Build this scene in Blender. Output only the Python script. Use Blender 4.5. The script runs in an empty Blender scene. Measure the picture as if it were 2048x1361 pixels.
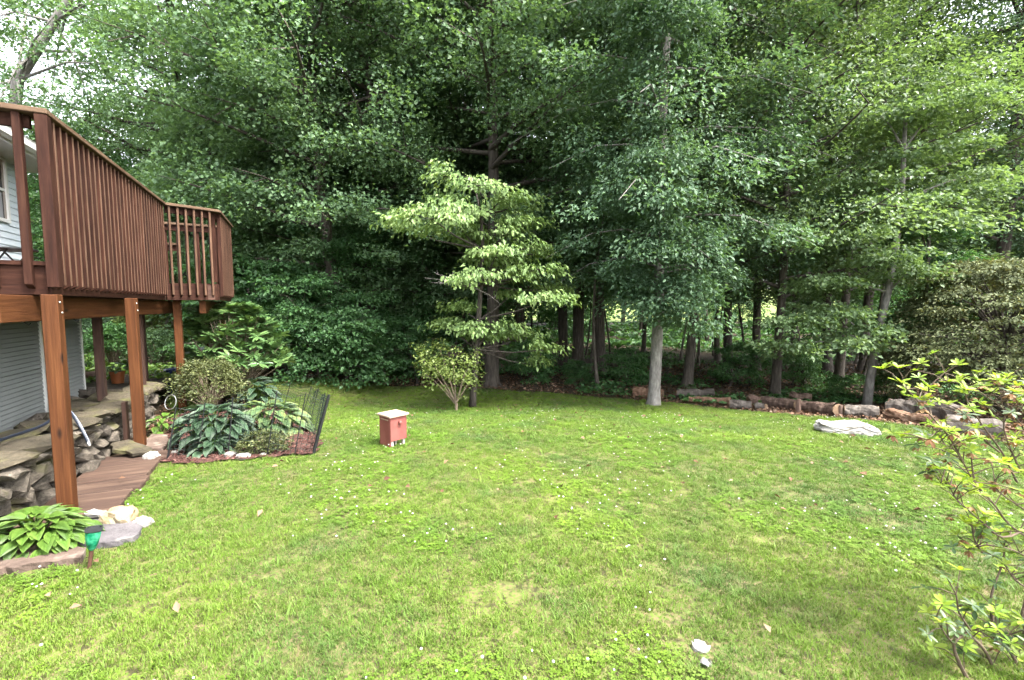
import bpy, bmesh, math, random
import numpy as np
from mathutils import Matrix, Vector, noise as mnoise

# ------------------------------------------------------------------ camera, sky, sun, exposure
scene = bpy.context.scene
COL = scene.collection
FPX, CU, CV, HOR = 900.0, 1024.0, 680.5, 612.0
CAMZ = 1.55
TH = math.atan((CV - HOR) / FPX)
cam_d = bpy.data.cameras.new('camera')
cam = bpy.data.objects.new('camera', cam_d)
COL.objects.link(cam)
cam.location = (0, 0, CAMZ)
cam.rotation_euler = (math.pi / 2 - TH, 0, 0)
cam_d.sensor_fit = 'HORIZONTAL'
cam_d.sensor_width = 36.0
cam_d.lens = 36.0 * FPX / 2048.0
cam_d.clip_start = 0.05
cam_d.clip_end = 2000
scene.camera = cam

SUN_EL, SUN_AZ = math.radians(60), math.radians(118)   # azimuth clockwise from +Y: from the viewer's right
world = bpy.data.worlds.new('World')
scene.world = world
world.use_nodes = True
wn, wl = world.node_tree.nodes, world.node_tree.links
bg = wn['Background']
sky = wn.new('ShaderNodeTexSky')
sky.sky_type = 'NISHITA'
sky.sun_disc = False
sky.sun_elevation = SUN_EL
sky.sun_rotation = SUN_AZ
sky.air_density = 1.0
sky.dust_density = 4.0
sky.ozone_density = 1.0
# thin bright cloud all over the sky: the blue is washed out evenly
hs = wn.new('ShaderNodeHueSaturation')
hs.inputs['Saturation'].default_value = 0.30
hs.inputs['Value'].default_value = 1.15
wl.new(sky.outputs[0], hs.inputs['Color'])
wl.new(hs.outputs[0], bg.inputs['Color'])
bg.inputs['Strength'].default_value = 0.15
sun_d = bpy.data.lights.new('sun', 'SUN')
sun_d.energy = 1.5
sun_d.angle = math.radians(14)
sun_d.color = (1.0, 0.95, 0.86)
sun = bpy.data.objects.new('sun', sun_d)
COL.objects.link(sun)
sd = Vector((math.sin(SUN_AZ) * math.cos(SUN_EL), math.cos(SUN_AZ) * math.cos(SUN_EL), math.sin(SUN_EL)))
sun.rotation_euler = sd.to_track_quat('Z', 'Y').to_euler()
sun.location = sd * 50
vs = scene.view_settings
vs.view_transform = 'Standard'
vs.look = 'None'
vs.gamma = 1.0
vs.exposure = 2.95
vs.use_curve_mapping = False
cy = scene.cycles
cy.max_bounces = 5
cy.diffuse_bounces = 3
cy.glossy_bounces = 2
cy.transmission_bounces = 4
cy.transparent_max_bounces = 8
cy.sample_clamp_indirect = 6.0
cy.use_adaptive_sampling = True
cy.adaptive_threshold = 0.03
cy.caustics_reflective = False
cy.caustics_refractive = False

RNG = np.random.default_rng(7)
random.seed(7)
R_ = random.random
def U(a, b): return a + (b - a) * R_()

# ------------------------------------------------------------------ geometry of the place
def ray(u, v):
    a, b = (u - CU), -(v - CV)
    return Vector((a, FPX * math.cos(TH) + b * math.sin(TH), -FPX * math.sin(TH) + b * math.cos(TH)))
def P(u, v, Y):                    # the point seen at pixel (u, v) at distance Y
    d = ray(u, v); t = Y / d.y
    return Vector((d.x * t, Y, CAMZ + d.z * t))
def sst(a, b, x):
    t = np.clip((x - a) / (b - a), 0, 1); return t * t * (3 - 2 * t)
def H(x, y):                       # height of the ground
    x = np.asarray(x, float); y = np.asarray(y, float)
    z = -0.40 * sst(4.5, 9.5, y) * sst(-4.6, -2.6, x)
    z = z + 0.012 * np.maximum(0, y - 16) + 0.03 * np.maximum(0, y - 42)
    z = z + 0.13 * np.maximum(0, np.minimum(y, 22) - 8.8) * sst(-5.6, -8.0, x)
    z = z + 0.015 * np.sin(x * 1.3 + 0.7) * np.sin(y * 1.1) + 0.02 * np.sin(x * 0.45 + y * 0.3)
    return z
def hz(x, y): return float(H(x, y))
def G(u, v):                       # where the ground is seen at pixel (u, v)
    lo, hi = 0.8, 80.0
    for _ in range(50):
        m = 0.5 * (lo + hi); p = P(u, v, m)
        if p.z > hz(p.x, p.y): lo = m
        else: hi = m
    p = P(u, v, lo); p.z = hz(p.x, p.y); return p
def S(px, Y): return px * Y / FPX

A2, B2 = Vector((-0.43, 0.903, 0)), Vector((0.903, 0.43, 0))   # along the house, and out from it
P1 = Vector((-3.435, 3.375, 0))
def D(a, d, z): return P1 + A2 * a - B2 * d + Vector((0, 0, z))

# ------------------------------------------------------------------ helpers
def put(o, parent=None):
    COL.objects.link(o)
    if parent: o.parent = parent
    return o
def tag(o, label=None, cat=None, group=None, kind=None):
    if label: o['label'] = label
    if cat: o['category'] = cat
    if group: o['group'] = group
    if kind: o['kind'] = kind
    return o
def empty(name, loc, label=None, cat=None, group=None, rz=0):
    o = bpy.data.objects.new(name, None); o.empty_display_size = 0.2
    o.location = loc; o.rotation_euler = (0, 0, rz)
    put(o); return tag(o, label, cat, group)
def fast(name, v, f, mats, attr=None, smooth=False, mi=None):
    v = np.asarray(v, np.float32); f = np.asarray(f, np.int32)
    me = bpy.data.meshes.new(name); k = f.shape[1]
    me.vertices.add(len(v)); me.vertices.foreach_set('co', v.ravel())
    me.loops.add(f.size); me.loops.foreach_set('vertex_index', f.ravel())
    me.polygons.add(len(f)); me.polygons.foreach_set('loop_start', np.arange(0, f.size, k, dtype=np.int32))
    me.polygons.foreach_set('loop_total', np.full(len(f), k, np.int32))
    if smooth: me.polygons.foreach_set('use_smooth', np.ones(len(f), bool))
    for m in (mats if isinstance(mats, (list, tuple)) else [mats]): me.materials.append(m)
    if mi is not None: me.polygons.foreach_set('material_index', np.asarray(mi, np.int32))
    me.update()
    if attr is not None:
        a = me.attributes.new('v', 'FLOAT', 'POINT'); a.data.foreach_set('value', np.asarray(attr, np.float32))
    return me
class MB:
    def __init__(s): s.v = []; s.f = []; s.m = []
    def add(s, vs, fs, m=0):
        n = len(s.v); s.v += [tuple(p) for p in vs]; s.f += [tuple(i + n for i in f) for f in fs]; s.m += [m] * len(fs)
    def box(s, c, size, rot=None, m=0):
        x, y, z = size[0] / 2, size[1] / 2, size[2] / 2; c = Vector(c)
        pts = [Vector(q) for q in ((-x,-y,-z),(x,-y,-z),(x,y,-z),(-x,y,-z),(-x,-y,z),(x,-y,z),(x,y,z),(-x,y,z))]
        if rot is not None: pts = [rot @ q for q in pts]
        s.add([c + q for q in pts], [(3,2,1,0),(4,5,6,7),(0,1,5,4),(1,2,6,5),(2,3,7,6),(3,0,4,7)], m)
    def tube(s, pts, rad, n=8, cap=True, m=0, jag=0):
        pts = [Vector(p) for p in pts]; rings = []; base = len(s.v)
        ref = Vector((0.31, 0.17, 0.93)) if abs((pts[-1] - pts[0]).normalized().z) < 0.8 else Vector((1, 0.1, 0))
        for i, p in enumerate(pts):
            t = (pts[min(i + 1, len(pts) - 1)] - pts[max(i - 1, 0)]).normalized()
            a = t.cross(ref).normalized(); b = t.cross(a)
            r = rad[i] if isinstance(rad, (list, tuple)) else rad
            for k in range(n):
                q = 2 * math.pi * k / n
                rr = r * (1 + (jag * (mnoise.noise(Vector((math.cos(q) * 2, math.sin(q) * 2, i * 1.7 + p.x))) if jag else 0)))
                s.v.append(tuple(p + (a * math.cos(q) + b * math.sin(q)) * rr))
        for i in range(len(pts) - 1):
            for k in range(n):
                k2 = (k + 1) % n
                s.f.append((base + i*n + k, base + i*n + k2, base + (i+1)*n + k2, base + (i+1)*n + k)); s.m.append(m)
        if cap:
            s.f.append(tuple(base + k for k in range(n))[::-1]); s.m.append(m)
            s.f.append(tuple(base + (len(pts)-1)*n + k for k in range(n))); s.m.append(m)
    def mesh(s, name, mats, off=(0, 0, 0), smooth=False):
        me = bpy.data.meshes.new(name); o = Vector(off)
        me.from_pydata([tuple(Vector(p) - o) for p in s.v], [], s.f)
        for m in (mats if isinstance(mats, (list, tuple)) else [mats]): me.materials.append(m)
        me.polygons.foreach_set('material_index', s.m)
        if smooth: me.polygons.foreach_set('use_smooth', [True] * len(s.f))
        me.update(); return me
    def build(s, name, mats, parent=None, off=None, smooth=False):
        if off is None: off = parent.location if parent else (0, 0, 0)
        return put(bpy.data.objects.new(name, s.mesh(name, mats, off, smooth)), parent)
_bev = {}
def bevbox(w, d, l, b, mat, cut=0):
    key = (round(w, 4), round(d, 4), round(l, 4), b, mat.name, cut)
    if key in _bev: return _bev[key]
    bm = bmesh.new(); bmesh.ops.create_cube(bm, size=1)
    for v in bm.verts:
        v.co = Vector((v.co.x * w, v.co.y * d, v.co.z * l))
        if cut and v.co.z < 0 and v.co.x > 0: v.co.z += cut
    if b: bmesh.ops.bevel(bm, geom=bm.edges[:], offset=b, segments=1, affect='EDGES')
    bm.normal_update()
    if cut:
        for f in bm.faces: f.material_index = 1 if f.normal.x > 0.6 and cut == 0.03 else 0          # light on the outer face is painted in as paler wood
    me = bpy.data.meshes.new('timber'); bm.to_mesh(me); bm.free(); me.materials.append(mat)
    if cut: me.materials.append(M['lit_face_tint'])
    _bev[key] = me; return me
def timber(name, p0, p1, w, d, mat, parent=None, xdir=None, bevel=0.004, cut=0):
    p0, p1 = Vector(p0), Vector(p1); z = (p1 - p0); L = z.length; z.normalize()
    x = Vector(xdir) if xdir is not None else (Vector((1, 0, 0)) if abs(z.z) > 0.5 else Vector((0, 0, 1)))
    x = (x - z * x.dot(z)).normalized(); y = z.cross(x)
    o = bpy.data.objects.new(name, bevbox(w, d, L, bevel, mat, cut))
    M = Matrix((x, y, z)).transposed().to_4x4(); M.translation = (p0 + p1) / 2
    if parent: M.translation -= parent.location
    o.matrix_local = M
    put(o, parent)
    if parent: o.matrix_parent_inverse = Matrix()
    return o

# ------------------------------------------------------------------ materials
def new(name):
    m = bpy.data.materials.new(name); m.use_nodes = True
    n, l = m.node_tree.nodes, m.node_tree.links
    return m, n, l, n['Principled BSDF']
def ramp(n, cols, pos=None):
    r = n.new('ShaderNodeValToRGB'); cr = r.color_ramp
    pos = pos or [i / max(1, len(cols) - 1) for i in range(len(cols))]
    while len(cr.elements) < len(cols): cr.elements.new(0.5)
    for e, c, p in zip(cr.elements, cols, pos): e.position = p; e.color = (*c, 1)
    return r
def mat(name, cols, scale=(8, 8, 8), rough=0.8, detail=6, bump=0.3, bscale=None, rand=0.25, pos=None, spec=0.3, metal=0, coord='Object', dist=0.01, spread=1.0):
    m, n, l, b = new(name)
    tc = n.new('ShaderNodeTexCoord'); mp = n.new('ShaderNodeMapping'); mp.inputs['Scale'].default_value = scale
    oi = n.new('ShaderNodeObjectInfo'); ad = n.new('ShaderNodeVectorMath'); ad.operation = 'ADD'
    mu = n.new('ShaderNodeVectorMath'); mu.operation = 'SCALE'; mu.inputs[0].default_value = (7.1, 3.3, 5.7)
    l.new(oi.outputs['Random'], mu.inputs['Scale'])
    l.new(tc.outputs[coord], ad.inputs[0]); l.new(mu.outputs[0], ad.inputs[1]); l.new(ad.outputs[0], mp.inputs['Vector'])
    no = n.new('ShaderNodeTexNoise'); no.inputs['Scale'].default_value = 1; no.inputs['Detail'].default_value = detail; no.inputs['Roughness'].default_value = 0.62
    l.new(mp.outputs[0], no.inputs['Vector'])
    mr = n.new('ShaderNodeMapRange'); mr.inputs[1].default_value = 0.5 - 0.22 * spread; mr.inputs[2].default_value = 0.5 + 0.22 * spread
    l.new(no.outputs['Fac'], mr.inputs[0])
    r = ramp(n, cols, pos); l.new(mr.outputs[0], r.inputs[0])
    hsv = n.new('ShaderNodeHueSaturation'); l.new(r.outputs[0], hsv.inputs['Color'])
    m2 = n.new('ShaderNodeMapRange'); m2.inputs[3].default_value = 1 - rand; m2.inputs[4].default_value = 1 + rand
    l.new(oi.outputs['Random'], m2.inputs[0]); l.new(m2.outputs[0], hsv.inputs['Value'])
    l.new(hsv.outputs[0], b.inputs['Base Color'])
    b.inputs['Roughness'].default_value = rough; b.inputs['Metallic'].default_value = metal
    b.inputs['Specular IOR Level'].default_value = spec
    if bump:
        bn = n.new('ShaderNodeBump'); bn.inputs['Strength'].default_value = bump; bn.inputs['Distance'].default_value = dist
        if bscale:
            n2 = n.new('ShaderNodeTexNoise'); n2.inputs['Scale'].default_value = bscale; n2.inputs['Detail'].default_value = 5
            l.new(ad.outputs[0], n2.inputs['Vector']); l.new(n2.outputs['Fac'], bn.inputs['Height'])
        else: l.new(no.outputs['Fac'], bn.inputs['Height'])
        l.new(bn.outputs[0], b.inputs['Normal'])
    return m
def leafmat(name, cols, trans=0.3, rough=0.45, spec=0.5, rand=0.12, tint=(1.25, 1.25, 0.6), clump=0.9):
    m, n, l, b = new(name)
    at = n.new('ShaderNodeAttribute'); at.attribute_name = 'v'
    ge = n.new('ShaderNodeNewGeometry'); no = n.new('ShaderNodeTexNoise'); no.inputs['Scale'].default_value = clump; no.inputs['Detail'].default_value = 2
    l.new(ge.outputs['Position'], no.inputs['Vector'])
    mx = n.new('ShaderNodeMath'); mx.operation = 'MULTIPLY_ADD'; mx.inputs[1].default_value = 0.9; mx.inputs[2].default_value = -0.45
    l.new(no.outputs['Fac'], mx.inputs[0])
    ad = n.new('ShaderNodeMath'); ad.operation = 'ADD'; l.new(at.outputs['Fac'], ad.inputs[0]); l.new(mx.outputs[0], ad.inputs[1])
    r = ramp(n, cols); l.new(ad.outputs[0], r.inputs[0])
    oi = n.new('ShaderNodeObjectInfo'); m2 = n.new('ShaderNodeMapRange'); m2.inputs[3].default_value = 1 - rand; m2.inputs[4].default_value = 1 + rand
    l.new(oi.outputs['Random'], m2.inputs[0])
    hsv = n.new('ShaderNodeHueSaturation'); l.new(r.outputs[0], hsv.inputs['Color']); l.new(m2.outputs[0], hsv.inputs['Value'])
    l.new(hsv.outputs[0], b.inputs['Base Color'])
    b.inputs['Roughness'].default_value = rough; b.inputs['Specular IOR Level'].default_value = spec
    tr = n.new('ShaderNodeBsdfTranslucent'); mc = n.new('ShaderNodeMix'); mc.data_type = 'RGBA'; mc.blend_type = 'MULTIPLY'; mc.inputs[0].default_value = 1
    mc.inputs[7].default_value = (*tint, 1); l.new(hsv.outputs[0], mc.inputs[6]); l.new(mc.outputs[2], tr.inputs['Color'])
    ms = n.new('ShaderNodeMixShader'); ms.inputs[0].default_value = trans
    l.new(b.outputs[0], ms.inputs[1]); l.new(tr.outputs[0], ms.inputs[2])
    l.new(ms.outputs[0], n['Material Output'].inputs['Surface'])
    return m
def plain(name, c, rough=0.6, metal=0, spec=0.4):
    m, n, l, b = new(name); b.inputs['Base Color'].default_value = (*c, 1); b.inputs['Roughness'].default_value = rough
    b.inputs['Metallic'].default_value = metal; b.inputs['Specular IOR Level'].default_value = spec; return m

M = {}
M['stain'] = mat('stained_wood', [(0.013, 0.0048, 0.003), (0.030, 0.0112, 0.0068), (0.052, 0.0225, 0.0135)], (30, 30, 2.6), 0.75, 9, 0.3, None, 0.25, spec=0.12)
M['cap'] = mat('weathered_rail_wood', [(0.0341, 0.0198, 0.0124), (0.0806, 0.0496, 0.031), (0.124, 0.0837, 0.0558)], (25, 25, 1.5), 0.75, 8, 0.25, None, 0.15, spec=0.12)
M['lit_face_tint'] = mat('lit_face_tint_wood', [(0.036, 0.0185, 0.0115), (0.078, 0.043, 0.027), (0.115, 0.069, 0.046)], (30, 30, 2.6), 0.75, 9, 0.3, None, 0.2, spec=0.12)  # paler baluster faces: the light they catch is put into the colour
M['cedar'] = mat('cedar_post_wood', [(0.024, 0.0085, 0.0035), (0.062, 0.0225, 0.0080), (0.104, 0.041, 0.0145)], (30, 30, 1.6), 0.7, 10, 0.5, None, 0.12, spread=1.3, spec=0.12)
def knots(m, sc=(5.5, 5.5, 1.9), amt=0.12):
    n, l = m.node_tree.nodes, m.node_tree.links; b = n['Principled BSDF']; src = b.inputs['Base Color'].links[0].from_socket
    tc = n.new('ShaderNodeTexCoord'); oi = n.new('ShaderNodeObjectInfo'); mu = n.new('ShaderNodeVectorMath'); mu.operation = 'SCALE'; mu.inputs[0].default_value = (5.3, 8.1, 2.9); l.new(oi.outputs['Random'], mu.inputs['Scale'])
    ad = n.new('ShaderNodeVectorMath'); l.new(tc.outputs['Object'], ad.inputs[0]); l.new(mu.outputs[0], ad.inputs[1]); mp = n.new('ShaderNodeMapping'); mp.inputs['Scale'].default_value = sc; l.new(ad.outputs[0], mp.inputs['Vector'])
    vo = n.new('ShaderNodeTexVoronoi'); vo.inputs['Scale'].default_value = 1; l.new(mp.outputs[0], vo.inputs['Vector'])
    mr = n.new('ShaderNodeMapRange'); mr.inputs[1].default_value = amt * .5; mr.inputs[2].default_value = amt; l.new(vo.outputs['Distance'], mr.inputs[0])
    mx = n.new('ShaderNodeMix'); mx.data_type = 'RGBA'; l.new(mr.outputs[0], mx.inputs[0]); mx.inputs[6].default_value = (0.012, 0.006, 0.004, 1); l.new(src, mx.inputs[7]); l.new(mx.outputs[2], b.inputs['Base Color'])
knots(M['cedar'])
M['darkpost'] = mat('dark_post_wood', [(0.015, 0.008, 0.006), (0.045, 0.022, 0.015), (0.09, 0.045, 0.03)], (22, 22, 1.4), 0.7, 8, 0.25, None, 0.2)
M['plank'] = mat('old_walkway_wood', [(0.024, 0.0135, 0.0095), (0.055, 0.032, 0.0225), (0.10, 0.066, 0.046)], (14, 14, 1.4), 0.8, 9, 0.35, None, 0.2)
M['siding'] = mat('pale_siding', [(0.50, 0.56, 0.61), (0.58, 0.63, 0.67)], (3, 3, 3), 0.5, 4, 0.0, None, 0.03)
M['trimw'] = mat('white_trim', [(0.60, 0.60, 0.57), (0.70, 0.70, 0.68)], (4, 4, 4), 0.5, 4, 0, None, 0.02)
M['soffit'] = mat('soffit_vinyl', [(0.48, 0.46, 0.43), (0.54, 0.52, 0.49)], (3, 3, 3), 0.6, 4, 0, None, 0)
M['glass'] = plain('window_glass', (0.02, 0.025, 0.03), 0.08, 0, 0.6)
M['curtain'] = plain('curtain', (0.25, 0.25, 0.26), 0.9)
M['shingle'] = mat('roof_shingle', [(0.04, 0.04, 0.04), (0.09, 0.085, 0.08)], (30, 30, 30), 0.9)
def stone_mat(name, cols, moss, mossamt):
    m = mat(name, cols, (7, 7, 7), 0.88, 9, 0.7, 26, 0.3, None, 0.25, dist=0.02, spread=1.2)
    n, l = m.node_tree.nodes, m.node_tree.links; b = n['Principled BSDF']
    src = b.inputs['Base Color'].links[0].from_socket
    ge = n.new('ShaderNodeNewGeometry'); no = n.new('ShaderNodeTexNoise'); no.inputs['Scale'].default_value = 5; no.inputs['Detail'].default_value = 7
    l.new(ge.outputs['Position'], no.inputs['Vector'])
    mr = n.new('ShaderNodeMapRange'); mr.inputs[1].default_value = 0.62 - mossamt; mr.inputs[2].default_value = 0.72 - mossamt * 0.6
    l.new(no.outputs['Fac'], mr.inputs[0])
    mx = n.new('ShaderNodeMix'); mx.data_type = 'RGBA'; l.new(mr.outputs[0], mx.inputs[0]); l.new(src, mx.inputs[6]); mx.inputs[7].default_value = (*moss, 1)
    l.new(mx.outputs[2], b.inputs['Base Color']); return m
M['stone'] = stone_mat('fieldstone', [(0.026, 0.022, 0.018), (0.078, 0.066, 0.052), (0.165, 0.142, 0.114)], (0.075, 0.070, 0.03), 0.04)
M['capstone'] = stone_mat('mossy_capstone', [(0.024, 0.020, 0.014), (0.066, 0.055, 0.037), (0.11, 0.092, 0.063)], (0.085, 0.080, 0.034), 0.12)
M['palestone'] = stone_mat('pale_stone', [(0.124, 0.1116, 0.0961), (0.248, 0.2356, 0.217), (0.3596, 0.3472, 0.3286)], (0.30, 0.26, 0.2), 0.0)
M['tanstone'] = stone_mat('tan_stone', [(0.1116, 0.0806, 0.0465), (0.2604, 0.1984, 0.1116), (0.31, 0.2728, 0.2046)], (0.25, 0.23, 0.18), 0.03)
M['slate'] = stone_mat('slate', [(0.0341, 0.031, 0.0322), (0.0682, 0.062, 0.0651), (0.1054, 0.0961, 0.0992)], (0.16, 0.15, 0.14), 0.0)
M['brownstone'] = stone_mat('brown_flagstone', [(0.0558, 0.0384, 0.031), (0.1054, 0.0744, 0.0589), (0.155, 0.1178, 0.0992)], (0.2, 0.17, 0.14), 0.02)
M['core'] = plain('wall_earth', (0.02, 0.017, 0.014), 0.95)
M['soil'] = mat('garden_soil', [(0.021, 0.0154, 0.0112), (0.0525, 0.0385, 0.028), (0.091, 0.07, 0.056)], (12, 12, 12), 0.95, 8, 0.6, 30, 0)
M['mulch'] = mat('red_mulch', [(0.018, 0.008, 0.006), (0.050, 0.020, 0.0155), (0.11, 0.056, 0.045)], (55, 55, 55), 0.9, 6, 0.8, 60, 0)
M['litterfloor'] = mat('forest_litter', [(0.0126, 0.0098, 0.0056), (0.035, 0.0252, 0.014), (0.07, 0.0434, 0.0252)], (9, 9, 9), 0.95, 9, 0.6, 30, 0)
M['bark'] = mat('grey_brown_bark', [(0.024, 0.02, 0.016), (0.06, 0.0496, 0.04), (0.12, 0.104, 0.084)], (24, 24, 3.5), 0.9, 8, 0.7, None, 0.3, dist=0.02)
M['palebark'] = mat('pale_grey_bark', [(0.075, 0.068, 0.06), (0.155, 0.145, 0.13), (0.26, 0.245, 0.22)], (20, 20, 7), 0.9, 9, 0.5, None, 0.12, dist=0.012)
M['twig'] = mat('twig_bark', [(0.10, 0.075, 0.05), (0.24, 0.19, 0.14)], (30, 30, 30), 0.85, 4, 0.2, None, 0.1)
M['aztwig'] = mat('azalea_twig', [(0.05, 0.034, 0.022), (0.13, 0.095, 0.066)], (30, 30, 30), 0.85, 4, 0.2, None, 0.1)
M['deadwood'] = mat('bare_twig', [(0.16, 0.14, 0.13), (0.30, 0.27, 0.25)], (30, 30, 30), 0.9, 4, 0.2, None, 0.1)
M['greylog'] = mat('grey_log_bark', [(0.028, 0.023, 0.019), (0.085, 0.071, 0.060), (0.18, 0.157, 0.137)], (14, 14, 3), 0.9, 9, 0.8, None, 0.25, dist=0.02)
M['brownlog'] = mat('brown_log_bark', [(0.03, 0.019, 0.014), (0.095, 0.06, 0.045), (0.21, 0.15, 0.115)], (14, 14, 3), 0.9, 9, 0.8, None, 0.2, dist=0.02)
M['orangelog'] = mat('rotted_orange_wood', [(0.045, 0.024, 0.015), (0.14, 0.078, 0.048), (0.25, 0.17, 0.12)], (16, 16, 2), 0.9, 9, 0.9, None, 0.15, dist=0.025)
M['cutwood'] = mat('cut_end_wood', [(0.0744, 0.0465, 0.0279), (0.1674, 0.1116, 0.0682)], (9, 9, 9), 0.9)
M['redpaint'] = mat('faded_red_paint', [(0.1254, 0.033, 0.0277), (0.1716, 0.0515, 0.0436), (0.2046, 0.0726, 0.0594)], (5, 5, 2.5), 0.6, 7, 0.1, None, 0.04)
M['lid'] = mat('worn_tan_lid', [(0.2232, 0.1488, 0.1054), (0.31, 0.2294, 0.1736), (0.3472, 0.2852, 0.2232)], (6, 6, 6), 0.7, 7, 0.1, None, 0)
M['greywood'] = mat('grey_leg_wood', [(0.22, 0.19, 0.16), (0.36, 0.32, 0.28)], (20, 20, 3), 0.85)
M['black'] = plain('black_plastic', (0.012, 0.013, 0.014), 0.5)
M['wire'] = plain('dark_green_wire', (0.012, 0.022, 0.018), 0.5)
M['steel'] = plain('steel', (0.5, 0.5, 0.5), 0.35, 0.9)
M['hose'] = plain('dark_hose', (0.012, 0.016, 0.026), 0.35)
M['hosestripe'] = plain('hose_stripe', (0.22, 0.25, 0.33), 0.4)
M['greenglaze'] = mat('green_glaze', [(0.0, 0.055, 0.028), (0.006, 0.15, 0.075), (0.05, 0.30, 0.17)], (28, 28, 28), 0.15, 2, 0.25, None, 0, spec=0.6)
M['darkstake'] = mat('rusty_stake', [(0.05, 0.022, 0.014), (0.11, 0.055, 0.035)], (30, 30, 30), 0.7)
M['terracotta'] = mat('orange_pot', [(0.234, 0.065, 0.0195), (0.299, 0.0975, 0.0325)], (6, 6, 6), 0.6, 4, 0, None, 0)
M['blueglaze'] = plain('blue_glaze', (0.012, 0.02, 0.09), 0.25)
M['clover'] = plain('clover_flower', (0.42, 0.41, 0.37), 0.8)
M['lm_maple'] = leafmat('maple_leaf', [(0.050, 0.098, 0.044), (0.085, 0.150, 0.070), (0.128, 0.208, 0.096)], 0.38, 0.5, 0.32)
M['lm_dark'] = leafmat('ash_leaf', [(0.045, 0.088, 0.045), (0.070, 0.128, 0.066), (0.105, 0.178, 0.095)], 0.36, 0.5, 0.32)
M['lm_light'] = leafmat('hickory_leaf', [(0.068, 0.118, 0.050), (0.108, 0.172, 0.074), (0.155, 0.230, 0.100)], 0.42, 0.5, 0.32)
M['lm_under'] = leafmat('understory_leaf', [(0.0325, 0.0825, 0.03), (0.0562, 0.1313, 0.045), (0.0875, 0.1812, 0.06)], 0.36, 0.5, 0.35)
M['lm_dogwood'] = leafmat('dogwood_leaf', [(0.098, 0.168, 0.050), (0.160, 0.245, 0.076), (0.228, 0.312, 0.108)], 0.25, 0.5, 0.4, clump=1.6)
M['lm_yellow'] = leafmat('yellow_green_leaf', [(0.076, 0.12, 0.024), (0.124, 0.176, 0.04), (0.176, 0.228, 0.0624)], 0.3, 0.5, 0.35)
M['lm_bronze'] = leafmat('bronze_maple_leaf', [(0.048, 0.064, 0.032), (0.092, 0.112, 0.050), (0.148, 0.166, 0.082)], 0.3, 0.6, 0.18, clump=1.8, tint=(1.2, 1.0, 0.5))
M['lm_rhodo'] = leafmat('rhododendron_leaf', [(0.034, 0.075, 0.026), (0.068, 0.130, 0.040), (0.118, 0.190, 0.062)], 0.15, 0.28, 0.6)
M['lm_azalea'] = leafmat('small_azalea_leaf', [(0.0382, 0.051, 0.0187), (0.0765, 0.0918, 0.0323), (0.1275, 0.1403, 0.051)], 0.2, 0.5, 0.35, clump=3)
M['lm_spring'] = leafmat('bright_azalea_leaf', [(0.10, 0.18, 0.016), (0.175, 0.255, 0.026), (0.26, 0.33, 0.05)], 0.4, 0.45, 0.35, clump=5)
M['lm_old'] = leafmat('older_azalea_leaf', [(0.0198, 0.0432, 0.0162), (0.0378, 0.0702, 0.0234), (0.0765, 0.117, 0.036)], 0.2, 0.4, 0.45, clump=5)
M['lm_brownbud'] = leafmat('withered_flower', [(0.10, 0.045, 0.02), (0.18, 0.095, 0.045), (0.26, 0.17, 0.09)], 0.2, 0.7, 0.2, clump=5)
M['lm_hosta'] = leafmat('hosta_leaf', [(0.042, 0.0945, 0.0154), (0.0805, 0.1505, 0.0238), (0.133, 0.203, 0.0406)], 0.22, 0.38, 0.45, rand=0.25, clump=5)
M['lm_blue'] = leafmat('blue_hosta_leaf', [(0.020, 0.046, 0.022), (0.040, 0.078, 0.040), (0.115, 0.155, 0.105)], 0.15, 0.42, 0.45, rand=0.3, clump=4)
M['lm_var'] = leafmat('variegated_hosta_leaf', [(0.0455, 0.0945, 0.0385), (0.0875, 0.1435, 0.0595), (0.252, 0.273, 0.077)], 0.2, 0.42, 0.45, rand=0.3, clump=4)
for key in ('lm_hosta', 'lm_blue', 'lm_var'):
    n_, l_ = M[key].node_tree.nodes, M[key].node_tree.links; tc_ = n_.new('ShaderNodeTexCoord'); wv = n_.new('ShaderNodeTexWave'); wv.bands_direction = 'Y'; wv.inputs['Scale'].default_value = 7; wv.inputs['Distortion'].default_value = 1.2
    l_.new(tc_.outputs['Object'], wv.inputs['Vector']); bp_ = n_.new('ShaderNodeBump'); bp_.inputs['Strength'].default_value = .55; bp_.inputs['Distance'].default_value = .012; l_.new(wv.outputs['Fac'], bp_.inputs['Height']); l_.new(bp_.outputs[0], n_['Principled BSDF'].inputs['Normal'])
M['lm_litter'] = leafmat('dead_leaf', [(0.049, 0.0224, 0.0126), (0.112, 0.0595, 0.035), (0.238, 0.161, 0.112)], 0.1, 0.8, 0.2, clump=1)
M['lm_chip'] = leafmat('mulch_chip', [(0.022, 0.008, 0.0065), (0.07, 0.026, 0.02), (0.18, 0.10, 0.082)], 0.0, 0.85, 0.2, clump=3)
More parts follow.
